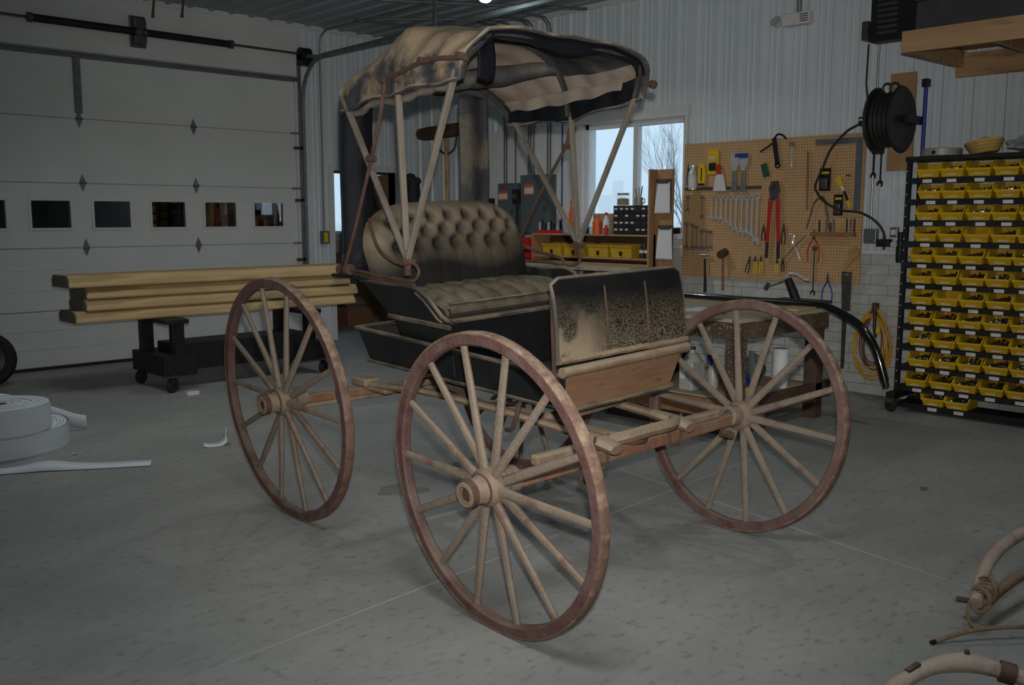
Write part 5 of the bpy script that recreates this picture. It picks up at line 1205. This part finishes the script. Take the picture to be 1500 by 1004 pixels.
MB().lathe([(.028, 0), (.052, 0), (.052, .055), (.028, .055), (.028, 0)], 24, close=False).build('tape', M['yellowt'], t, smooth=True); MB().lathe([(.0275, .001), (.0275, .054), (.024, .054), (.024, .001)], 20, close=False).build('core', M['card'], t, smooth=True)
t = thing('spray_bottle', 'blue-headed spray bottle among rags under the bench', 'bottle', (5.62, 3.78, .246))
MB().lathe([(0, 0), (.04, 0), (.042, .12), (.02, .17), (.016, .19), (0, .19)], 16, close=False).build('bottle', M['jug'], t, smooth=True); MB().bb(-.06, .03, -.014, .014, .19, .24).bar((-.03, 0, .20), (-.015, 0, .15), .015, .012).build('trigger', M['blue'], t, bevel=.004)
for i, (x, y, sx, sy, h, m, lab) in enumerate(((5.72, 3.95, .12, .16, .14, 'bag', 'crumpled clear plastic packet under the bench behind the jug'), (5.78, 3.66, .09, .09, .10, 'blue', 'crumpled blue rag under the bench beside the paper'), (6.02, 3.70, .07, .08, .20, 'panel', 'dark grey rag bundle at the back of the bench shelf'), (5.98, 4.40, .16, .15, .30, 'black', 'black cloth bundle in the shade of the bench shelf'))):
    def cr(u, v, sx=sx, sy=sy, h=h, i=i):
        a = u * 2 * PI; b = v * PI; r = 1 + .14 * math.sin(4 * a + 2 * b + i) + .09 * math.sin(7 * b + 3 * a)
        return (sx * r * math.sin(b) * math.cos(a), sy * r * math.sin(b) * math.sin(a), max(0, h / 2 - h / 2 * math.cos(b) * r))
    o = MB().grid(cr, 30, 16, cu=True).build('cloth_bundle', M[m], None, smooth=True); o.location = (x, y, .246); tag(o, lab, 'rag')
t = thing('black_crate', 'low black crate on the floor under the workbench', 'crate', (5.50, 4.0, 0))
MB().bb(-.20, .24, -.50, .50, 0, .02).bb(-.20, -.185, -.50, .50, .02, .125).bb(.225, .24, -.50, .50, .02, .125).bb(-.185, .225, -.50, -.485, .02, .125).bb(-.185, .225, .485, .50, .02, .125).build('shell', M['blackp'], t, bevel=.002)
MB().bb(-.205, -.18, -.505, .505, .112, .127).bb(-.205, .245, -.505, -.485, .112, .127).build('rim', M['greybox'], t)
# on the bench top
t = thing('carriage_shaft', 'glossy black curved carriage shaft lying along the bench and drooping past its end', 'shaft', (6.28, 4.0, .80))
P = catmull([(0, 1.75, .03), (.0, 1.0, .028), (.0, .4, .026), (.0, -.1, .026), (.0, -.50, .028), (.0, -.70, .018), (.0, -.84, -.028), (.0, -.97, -.10), (.0, -1.06, -.20), (.0, -1.12, -.32), (.0, -1.17, -.47)], 6)
MB().tube(P, [.018 + .010 * min(1, i / len(P) * 1.6) for i in range(len(P))], 12).build('pole', M['gloss'], t, smooth=True); MB().tube([P[-1], P[-1] + Vector((0, -.012, -.035))], .022, 12).build('tip', M['black'], t, smooth=True)
t = thing('hand_grinder', 'red tool with dark head lying on the bench beside the dash', 'power tool', (5.52, 4.25, .80))
MB().tube([(0, .12, .035), (0, .06, .035), (0, .0, .035), (0, -.06, .034)], [.03, .036, .036, .028], 14).build('body', M['red'], t, smooth=True); MB().tube([(0, -.06, .034), (0, -.12, .034)], [.026, .020], 12).build('head', M['dsteel'], t, smooth=True); MB().tube([(-.02, .09, .06), (-.03, .11, .085)], .018, 10).build('knob', M['red'], t, smooth=True)
for i, (x, y, a, sx, sy, z) in enumerate(((5.62, 3.86, 20, .30, .21, .0), (5.72, 3.80, -15, .30, .22, .0016), (5.48, 3.95, 50, .21, .15, .0008))):
    o = MB().bb(-sx / 2, sx / 2, -sy / 2, sy / 2, 0, .0012).build('paper_sheet', M['paper'], None); o.location = (x, y, .8005 + z); o.rotation_euler = (0, 0, R(a))
    tag(o, ['white paper sheet lying on the bench top', 'upper white paper sheet overlapping on the bench top', 'small white paper beside the red tool on the bench'][i], 'paper', 'papers on the bench')
t = thing('red_pencil', 'red pencil lying across the near corner of the bench top', 'pencil', (5.36, 3.62, .80)); MB().tube([(-.06, .05, .006), (.06, -.05, .006)], .005, 6).build('barrel', M['red'], t); MB().tube([(.06, -.05, .006), (.072, -.06, .006)], [.005, .001], 6).build('tip', M['dsteel'], t)
single(MB().bb(5.95, 6.20, 3.32, 3.50, .8005, .815), 'wood_offcut', M['poplar'], 'pale wood offcut at the right end of the bench top', 'offcut', bevel=.002)
t = thing('blow_gun', 'chrome-headed tool with a black tube handle standing behind the bench', 'air tool', (6.95, 3.98, .76))
MB().tube([(0, -.09, 0), (0, -.045, .10), (0, 0.0, .19)], [.036, .036, .03], 12).build('handle', M['black'], t, smooth=True); MB().tube(catmull([(0, .01, .20), (0, -.02, .235), (0, -.09, .225), (0, -.15, .195), (0, -.19, .19)], 4), .014, 8).build('lever', M['chrome'], t, smooth=True); MB().tube([(0, .01, .19), (0, .10, .15), (0, .19, .115)], .008, 8).build('side_rod', M['steel'], t, smooth=True); MB().bar((0, .175, .145), (0, .205, .095), .02, .03).build('rod_foot', M['dsteel'], t)
t2 = thing('wall_shelf', 'narrow dark ledge on the brick wall behind the workbench', 'ledge', (7.0, 4.02, .70)); MB().bb(-.12, .40, -.20, .25, .035, .058).build('board', M['darkwood'], t2); MB().bar((.38, .0, -.2), (-.05, .0, .035), .03, .03).build('bracket', M['darkwood'], t2)

# ================================================================== UNDER THE WINDOW
cn = thing('window_counter', 'wooden counter below the window hidden behind the buggy dash', 'counter', (7.10, 6.35, 0))
MB().bb(-.33, .33, -.88, 1.2, .945, .985).build('worktop', M['benchtop'], cn, bevel=.003)
for y in (-.80, .15, 1.1):
    for x in (-.28, .26): MB().bb(x - .04, x + .04, y - .04, y + .04, 0, .945).build('leg', M['darkwood'], cn)
MB().bb(-.30, .30, -.82, 1.12, .25, .275).build('lower_shelf', M['darkwood'], cn)
sh = thing('tool_shelf', 'orange wooden two-deck shelf in front of the window', 'shelf', (7.22, 6.26, .985))
for z in (0, .055, .28): MB().bb(-.13, .13, -.78, .78, z, z + .018).build('deck', M['plywood'], sh, bevel=.002)
for y in (-.79, .79): MB().bb(-.13, .13, y - .01, y + .01, 0, .30).build('end_panel', M['plywood'], sh)
MB().bb(.12, .13, -.78, .78, .018, .28).build('back_panel', M['darkwood'], sh)
for i, y in enumerate((6.78, 6.48, 6.15, 5.86)):
    t = thing('parts_bin', '%s dull yellow bin from the left in the tool shelf' % ORD[i], 'bin', (7.20, y, 1.059), 0, 'dull yellow bins in the tool shelf')
    mb = MB(); mb.bb(-.09, .09, -.125, .125, 0, .006)
    mb.bar((-.09, -.125, .003), (-.105, -.13, .10), .004, .004)
    mb.add([(-.09, -.125, 0), (-.105, -.132, .11), (-.105, .132, .11), (-.09, .125, 0)], [(0, 1, 2, 3)]).add([(.09, -.125, 0), (.10, -.132, .13), (.10, .132, .13), (.09, .125, 0)], [(3, 2, 1, 0)])
    for s in (-1, 1): mb.add([(-.09, s * .125, 0), (-.105, s * .132, .11), (.10, s * .132, .13), (.09, s * .125, 0)], [(0, 1, 2, 3)])
    mb.build('shell', M['dyellow'], t); MB().bar((-.108, -.136, .11), (-.108, .136, .11), .012, .012).build('rim', M['dyellow'], t); MB().bb(-.108, -.10, -.015, .015, .02, .06).build('front_slot', M['black'], t)
for i, y in enumerate((5.60, 5.66, 5.54)):
    t = thing('small_bottle', '%s small black bottle with white label at the right of the tool shelf' % ['middle', 'left', 'right'][i], 'bottle', (7.17, y, 1.059), 0, 'small black bottles in the tool shelf')
    MB().lathe([(0, 0), (.024, 0), (.024, .08), (.012, .10), (.012, .13 if i else .15), (0, .13 if i else .15)], 14, close=False).build('body', M['blackp'], t, smooth=True); MB().lathe([(.0246, .05), (.0246, .078)], 14, close=False).build('label', M['card'], t, smooth=True)
dc = thing('drawer_cabinet', 'small black cabinet of many little parts drawers in front of the window', 'drawer cabinet', (7.22, 5.76, 1.284))
MB().bb(-.07, .08, -.24, .24, 0, .275).build('case', M['black'], dc, bevel=.003)
lab_skip = {(0, 4), (1, 1), (1, 3), (2, 5), (3, 3), (2, 4)}
for r in range(4):
    for c in range(7):
        y = .235 - (c + .5) * .0672; z = .008 + (3 - r + .0) * .066
        d = MB().bb(-.078, -.07, y - .031, y + .031, z, z + .060).build('drawer', M['blackp'], dc)
        if (r, c) not in lab_skip: MB().bb(-.080, -.078, y - .018, y + .018, z + .030, z + .045).build('label', M['card'], d)
        MB().bb(-.086, -.078, y - .012, y + .012, z + .012, z + .018).build('pull', M['greybox'], d)
t = thing('glass_jar', 'clear glass jar with beige contents on top of the drawer cabinet', 'jar', (7.20, 5.92, 1.560))
MB().lathe([(0, 0), (.062, 0), (.065, .01), (.065, .085), (.055, .10), (.055, .115), (.0, .115)], 20, close=False).build('glass', M['clear'], t, smooth=True); MB().lathe([(0, .004), (.058, .004), (.058, .062), (.03, .07), (0, .068)], 18, close=False).build('contents', M['tan'], t, smooth=True); MB().lathe([(.056, .10), (.058, .118), (.05, .12), (0, .12)], 20, close=False).build('lid', M['tin'], t, smooth=True)
t = thing('pencil_cup', 'metal mug holding pencils on top of the drawer cabinet', 'cup', (7.20, 5.73, 1.560))
MB().lathe([(0, 0), (.04, 0), (.042, .075), (.038, .075), (.036, .006), (0, .006)], 18, close=False).build('mug', M['tin'], t, smooth=True); MB().tube([(0, -.04, .06), (0, -.07, .06), (0, -.075, .03), (0, -.04, .015)], .006, 6).build('handle', M['tin'], t, smooth=True)
for i, (dx, dy, h, m, lab) in enumerate(((-.01, .02, .15, 'hammerwood', 'brown brush handle leaning left in the mug'), (.01, .03, .14, 'yellowt', 'yellow pencil leaning left in the mug'), (0, 0, .16, 'tan', 'tan pencil upright in the middle of the mug'), (.01, -.02, .17, 'hammerwood', 'brown pencil leaning right in the mug'), (-.01, -.03, .14, 'greywood', 'grey pencil leaning far right in the mug'))):
    single(MB().tube([(7.20 + dx * .4, 5.73 + dy * .5, 1.572), (7.20 + dx * 1.4, 5.73 + dy * 1.5, 1.572 + h)], .006, 6), 'pencil', M[m], lab, 'pencil', 'pencils in the mug')
# bottles and clutter on the shelf's upper deck
def bottle(x, y, z, r, h, m, label, cap='white', name='bottle'):
    t = thing(name, label, 'bottle', (x, y, z), 0, 'bottles on the tool shelf')
    MB().lathe([(0, 0), (r, 0), (r, h * .62), (r * .45, h * .78), (r * .4, h * .86), (0, h * .86)], 16, close=False).build('body', M[m], t, smooth=True); MB().lathe([(0, h * .86), (r * .48, h * .86), (r * .42, h), (0, h)], 12, close=False).build('cap', M[cap], t, smooth=True)
bottle(7.14, 6.20, 1.284, .045, .19, 'orange', 'bright orange squeeze bottle left of the drawer cabinet', 'orange')
bottle(7.12, 6.065, 1.284, .034, .21, 'paper', 'white bottle with red cap beside the drawer cabinet', 'red')
bottle(7.09, 6.04, 1.284, .026, .09, 'red', 'small red bottle at the foot of the drawer cabinet', 'red')
bottle(7.22, 6.62, 1.284, .024, .33, 'orange', 'tall slim orange tube standing behind the far bow pivot', 'orange')
bottle(7.16, 6.36, 1.284, .03, .10, 'blue', 'small blue bottle on the shelf right of the bow pivot', 'white')
t = thing('product_box', 'white and yellow box with orange mark on the tool shelf', 'box', (7.14, 6.39, 1.284)); t.location = (7.14, 6.445, 1.284); MB().bb(-.03, .03, -.03, .03, 0, .12).build('carton', M['paper'], t); MB().bb(-.032, -.03, -.02, .02, .02, .10).build('print', M['yellowt'], t)
t = thing('cardboard_box', 'brown cardboard box behind the orange bottle at the window', 'box', (7.27, 6.20, 1.284)); MB().bb(-.05, .05, -.12, .12, 0, .20).build('carton', M['tan'], t); MB().bb(-.052, -.05, -.12, .12, .12, .125).build('flap_line', M['cbox'], t)
for i in range(8):
    y = 7.02 - i * .042
    single(MB().tube([(7.17, y, 1.284), (7.17, y, 1.40 + .02 * math.sin(i * 2))], .011, 8), 'marker_pen', M['chrome' if i % 3 == 0 else 'black'], '%s dark marker from the left in the row on the tool shelf' % ORD[i], 'marker', 'markers standing in a row on the tool shelf', smooth=True)
single(MB().bb(7.12, 7.155, 6.68, 7.04, 1.284, 1.315), 'red_tray', M['red'], 'red tray edge in front of the row of markers', 'tray', bevel=.003)
t = thing('red_tool_box', 'red tool bag with black straps on the counter left of the tool shelf', 'tool bag', (7.05, 7.25, .985)); MB().bb(-.14, .14, -.17, .13, 0, .25).build('bag', M['red'], t, bevel=.04); MB().tube(catmull([(-.02, -.14, .22), (-.02, -.06, .32), (-.02, .03, .32), (-.02, .10, .23)], 4), .012, 8).build('strap', M['black'], t, smooth=True); MB().bb(-.15, .15, -.175, .135, .10, .13).build('band', M['black'], t)
# clipboard post
cp = thing('clipboard_post', 'upright brown board carrying two clipboards at the right end of the tool shelf', 'board', (7.12, 5.38, .985))
MB().bb(.0, .03, -.10, .08, 0, .90).bb(-.10, .03, .08, .10, 0, .90).build('upright', M['plywood'], cp, bevel=.002)
for z0, dy, lean, lab in ((.50, .0, .06, 'upper'), (.08, -.03, .10, 'lower')):
    t = thing('clipboard', '%s clipboard with white papers on the brown upright board' % lab, 'clipboard', (7.11, 5.37 + dy, .985 + z0), 0, 'clipboards')
    MB().bb(-.006, 0, -.09, .085, .0, .31).build('backing', M['darkwood'], t); MB().add([(-.03 - lean * .2, -.09 - lean * .3, .0), (-.03 - lean * .2, .07, .0), (-.008, .075, .28), (-.008, -.075, .28)], [(0, 1, 2, 3)]).add([(-.034 - lean * .2, -.085 - lean * .3, .01), (-.034 - lean * .2, .065, .01), (-.010, .070, .28), (-.010, -.070, .28)], [(0, 1, 2, 3)]).build('papers', M['paper'], t, solid=.002); MB().bb(-.022, -.006, -.06, .06, .27, .30).build('clip', M['dsteel'], t, bevel=.003)
single(MB().bb(XR - .055, XR - .02, 5.42, 5.56, 1.291, 1.345), 'window_ledge_box', M['black'], 'black strip on the window ledge between clipboards and pegboard', 'strip', bevel=.004)

# ================================================================== ELECTRICAL PANELS
def epanel(y0, y1, z0, z1, label):
    t = thing('electrical_panel', label, 'electrical panel', (XR - .10, (y0 + y1) / 2, z0), 0, 'grey electrical panels')
    h = z1 - z0; w_ = (y1 - y0) / 2
    MB().bb(-.05, .052, -w_, w_, 0, h).build('enclosure', M['panel'], t, bevel=.006); d = MB().bb(-.062, -.05, -w_ + .02, w_ - .02, .02, h - .02).build('door', M['panel'], t, bevel=.004)
    yy = w_ * .35
    MB().bb(-.0635, -.062, yy - .07, yy + .07, h * .66, h * .84).build('sticker', M['sticker'], d); MB().bb(-.065, -.0635, yy - .07, yy + .07, h * .79, h * .84).bb(-.065, -.0635, yy - .07, yy + .07, h * .66, h * .69).build('warning_band', M['orange'], d); MB().bb(-.075, -.062, -w_ + .05, -w_ + .075, h * .4, h * .48).build('latch', M['dsteel'], d)
    return t
e1 = epanel(7.52, 7.83, 1.27, 1.82, 'left, lower grey electrical panel with orange warning sticker')
MB().bb(-.0635, -.062, .02, .10, .49, .515).build('red_band', M['red'], e1)
e2 = epanel(7.02, 7.47, 1.26, 1.90, 'right, taller grey electrical panel beside the window')
t = thing('disconnect_switch', 'small dark switch box on the side of the left electrical panel', 'switch', (XR - .08, 7.475, 1.58)); t.location = (XR - .17, 7.50, 1.60); MB().bb(-.03, .03, -.05, .05, 0, .15).build('box', M['black'], t, bevel=.006); MB().bb(-.045, -.03, -.03, .03, .04, .10).build('handle', M['dsteel'], t); MB().tube([(0, 0, 0), (0, .0, -.25)], .012, 6).build('cable', M['black'], t)
for i, (y, z0) in enumerate(((7.80, 1.82), (7.765, 1.82), (7.62, 1.82), (7.42, 1.90), (7.385, 1.90), (7.34, 1.90), (7.13, 1.90), (7.09, 1.90))):
    single(MB().tube([(XR - .075, y, z0), (XR - .075, y, 3.38), (XR - .10, y, 3.46), (XR - .17, y, 3.51), (XR - .5 - .1 * (i % 3), y, 3.515)], .009, 8), 'conduit', M['galv'], '%s steel conduit from the left rising from the electrical panels' % ORD[i], 'conduit', 'conduits above the panels', smooth=True)
single(MB().tube([(XR - .062, 6.93, 1.15), (XR - .062, 6.93, 2.7)], .008, 6), 'conduit', M['blue'], 'thin conduit with blue tint just left of the window casing', 'conduit', smooth=True)

# ================================================================== CORNER BEHIND THE SEAT
t = thing('t_stand', 'wooden T-shaped stand with a rounded dark top board in the back corner', 'stand', (7.10, 8.55, 0))
MB().tube([(0, -.12, 0), (0, -.10, 2.34)], .026, 8).build('post', M['pine'], t, smooth=True)
MB().prism([(-.42, 2.40), (-.36, 2.36), (.30, 2.34), (.38, 2.365), (.41, 2.42), (.37, 2.47), (.2, 2.485), (-.42, 2.50)], -.05, .05, Matrix(((0, 0, 1, 0), (1, 0, 0, 0), (0, 1, 0, 0), (0, 0, 0, 1)))).build('top_board', M['darkwood'], t, bevel=.01)
MB().tube(catmull([(0, -.10, 2.16), (0, .02, 2.22), (0, .06, 2.36)], 4), .012, 6).build('brace', M['dsteel'], t, smooth=True); MB().tube(catmull([(0, -.12, 2.16), (0, -.24, 2.22), (0, -.28, 2.36)], 4), .012, 6).build('brace', M['dsteel'], t, smooth=True); MB().bb(-.25, .25, -.16, -.06, 0, .06).bb(-.05, .05, -.32, .12, 0, .06).build('foot', M['darkwood'], t)
t = thing('covered_stand', 'tall black cloth-covered shape rising behind the tufted backrest', 'covered stand', (6.85, 8.80, 0))
def drape(u, v):
    a = u * 2 * PI; r = (.17 - .10 * v ** 2) * (1 + .12 * math.sin(5 * a) * (1 - v)); return (r * math.cos(a), r * .9 * math.sin(a) - .05 * v, v * 1.88)
MB().grid(drape, 36, 20, cu=True).build('cloth', M['rubber'], t, smooth=True)
for dx, dy, z, r in ((-.02, -.02, 1.88, .075), (.03, -.09, 1.86, .045)): MB().lathe([(0, -r), (r * .7, -r * .7), (r, 0), (r * .7, r * .7), (0, r)], 14, Matrix.Translation((dx, dy, z)), close=False).build('knob', M['rubber'], t, smooth=True)
single(MB().bb(7.20, 7.42, 7.98, 8.30, 0, 1.66), 'dark_cabinet', M['black'], 'dark narrow cabinet in the corner behind the far back curtain', 'cabinet', bevel=.006)
t = thing('cardboard_box', 'brown cardboard box on the floor beyond the narrow doorway', 'box', (7.28, 10.72, 0)); MB().bb(-.19, .22, -.22, .22, 0, .26).build('carton', M['cbox'], t); MB().add([(-.19, -.22, .26), (-.19, .22, .26), (-.27, .2, .34), (-.27, -.2, .34)], [(0, 1, 2, 3)]).build('flap', M['cbox'], t, solid=.004)
t = thing('white_bucket', 'white plastic bucket behind the cardboard box beyond the doorway', 'bucket', (7.32, 11.25, 0)); MB().lathe([(0, 0), (.13, 0), (.155, .33), (.165, .33), (.165, .36), (.15, .36), (.12, .01), (0, .01)], 24, close=False).build('pail', M['paper'], t, smooth=True)
for i, dy in enumerate((-.03, .05)): single(MB().bar((7.32 + .03 * i, 11.25 + dy, .03), (7.45 + .04 * i, 11.27 + dy, .95), .05, .03), 'wooden_stake', M['hammerwood'], ['nearer brown stake standing in the white bucket', 'farther brown stake standing in the white bucket'][i], 'stake', 'stakes in the bucket')
t = thing('light_switch', 'grey switch box with yellow face on the ribbed wall right of the overhead door', 'switch', (6.09, YD - .05, 1.14)); MB().bb(-.05, .05, -.02, .025, 0, .15).build('box', M['panel'], t, bevel=.004); MB().bb(-.022, .028, -.024, -.02, .02, .13).build('face', M['yellowt'], t); MB().tube([(0, .01, .15), (0, .01, 2.24), (0, -.02, 2.33), (0, -.12, 2.385), (0, -1.2, 2.39), (0, -4.5, 2.39)], .011, 8).build('conduit', M['galv'], t, smooth=True)
# hangers and conduits under the ceiling
for i, (x, y) in enumerate(((4.02, 9.05), (4.22, 8.85))):
    single(MB().tube([(x, y, ZC), (x + .02, y + .10, ZC - .17), (x + .03, y + .13, ZC - .20)], [.012, .012, .018], 8), 'ceiling_hook', M['dsteel'], ['left of two dark hooks hanging from the ceiling over the overhead door', 'right of two dark hooks hanging from the ceiling over the overhead door'][i], 'hook', 'ceiling hooks', smooth=True)
for i, (p, q) in enumerate((((6.1, 8.3, 3.50), (7.1, 7.4, 3.50)), ((5.6, 7.6, 3.50), (7.3, 6.5, 3.50)), ((5.84, 8.4, 3.47), (7.3, 8.3, 3.50)))):
    single(MB().tube([p, q], .014, 8), 'conduit', M['track'], ['short dark conduit crossing the ceiling near the back corner', 'dark conduit crossing the ceiling beside the lamp', 'dark conduit along the ceiling over the narrow doorway'][i], 'conduit', 'ceiling conduits', smooth=True)

# ================================================================== FOREGROUND SHAFT PARTS
t = thing('bent_shaft', 'bent pale peeling wooden shaft arching at the bottom right corner', 'shaft', (2.65, 1.0, 0))
P = catmull([(-.30, .10, .005), (-.20, .11, .055), (-.07, .085, .105), (.07, .045, .132), (.17, -.02, .135), (.21, -.10, .125), (.25, -.18, .11), (.34, -.30, .10), (.5, -.44, .10)], 6)
MB().tube(P, [.026 - .004 * math.cos(i * .4) for i in range(len(P))], 10).build('wood', M['palewood'], t, smooth=True)
MB().tube([P[30] + Vector((0, 0, .0)), P[31], P[32], P[33]], .032, 10).build('iron_ferrule', M['rust'], t, smooth=True)
MB().bar(P[14] + Vector((0, 0, .026)), P[16] + Vector((0, 0, .028)), .016, .008).build('strap', M['rust'], t); MB().tube([P[24] + Vector((0, 0, .02)), P[24] + Vector((0, 0, .04))], .008, 8).build('bolt', M['rust'], t)
t = thing('shaft_pair', 'two weathered shaft ends lashed with rope at the right edge of the floor', 'shafts', (3.55, 1.17, 0))
MB().tube(catmull([(-.13, .0, .085), (-.02, .025, .13), (.14, .05, .165), (.38, .06, .18), (.75, .03, .18), (1.2, -.05, .16)], 6), .024, 10).build('pole', M['palewood'], t, smooth=True)
MB().tube(catmull([(-.12, -.02, .075), (.02, -.03, .10), (.2, -.045, .115), (.5, -.08, .10), (1.1, -.2, .06)], 6), .018, 10).build('pole', M['redwood'], t, smooth=True)
for k in range(8): MB().tube([(-.118 + .0105 * k + .014 * math.sin(a + k * 1.3), .034 * math.cos(a) - .010, .090 + .006 * k + .034 * math.sin(a)) for a in [2 * PI * i / 16 for i in range(16)]], .0055, 6, closed=True).build('rope_wrap', M['rope'], t, smooth=True)
MB().tube(catmull([(-.13, .02, .09), (-.15, .02, .05), (-.155, .0, .012), (-.145, -.035, .008), (-.13, -.045, .04), (-.12, -.03, .08)], 5), .006, 6).build('rope_loop', M['rope'], t, smooth=True); MB().tube([(-.11, .0, .085), (-.145, .06, .088)], .011, 8).build('iron_eye', M['rust'], t, smooth=True)
MB().tube(catmull([(.6, .02, .17), (.62, -.02, .10), (.6, -.06, .08)], 3), .02, 8).bar((.9, -.06, .0), (.9, -.06, .14), .05, .04).build('prop_block', M['dustwood'], t)
t = thing('thin_rod', 'thin bowed wooden rod lying between the shaft parts on the floor', 'rod', (3.35, 1.05, 0))
MB().tube(catmull([(-.17, .16, .006), (-.13, .12, .028), (-.05, .06, .045), (.08, -.05, .05), (.3, -.22, .03), (.5, -.4, .01)], 5), .008, 8).build('shoot', M['rope'], t, smooth=True); MB().tube([(-.17, .16, .006), (-.19, .165, .006)], .009, 6).build('tip', M['black'], t)
# small litter
def litter(x, y, name, m, label, sx, sy, rz, seed=0):
    o = MB().grid(lambda u, v: (sx * (u - .5), sy * (v - .5) * (1 - (2 * u - 1) ** 2 * .8), .004 + .006 * math.sin(u * 5 + seed)), 8, 5).build(name, M[m], None, smooth=True, solid=.002); o.location = (x, y, .002); o.rotation_euler = (0, 0, rz); tag(o, label, 'litter'); return o
litter(5.02, 2.02, 'dry_leaf', 'cbox', 'small brown leaf on the floor at the right', .07, .035, .4)
litter(7.25, 3.42, 'wood_shaving', 'poplar', 'pale wood shaving on the floor below the extension cord', .16, .05, 1.2)
litter(6.0, 1.5, 'dark_chip', 'black', 'small dark chip on the floor at the right', .04, .02, 1.0)
litter(2.0, 5.95, 'paper_chip', 'paper', 'tiny white chip on the floor before the foam rolls', .03, .02, .3)
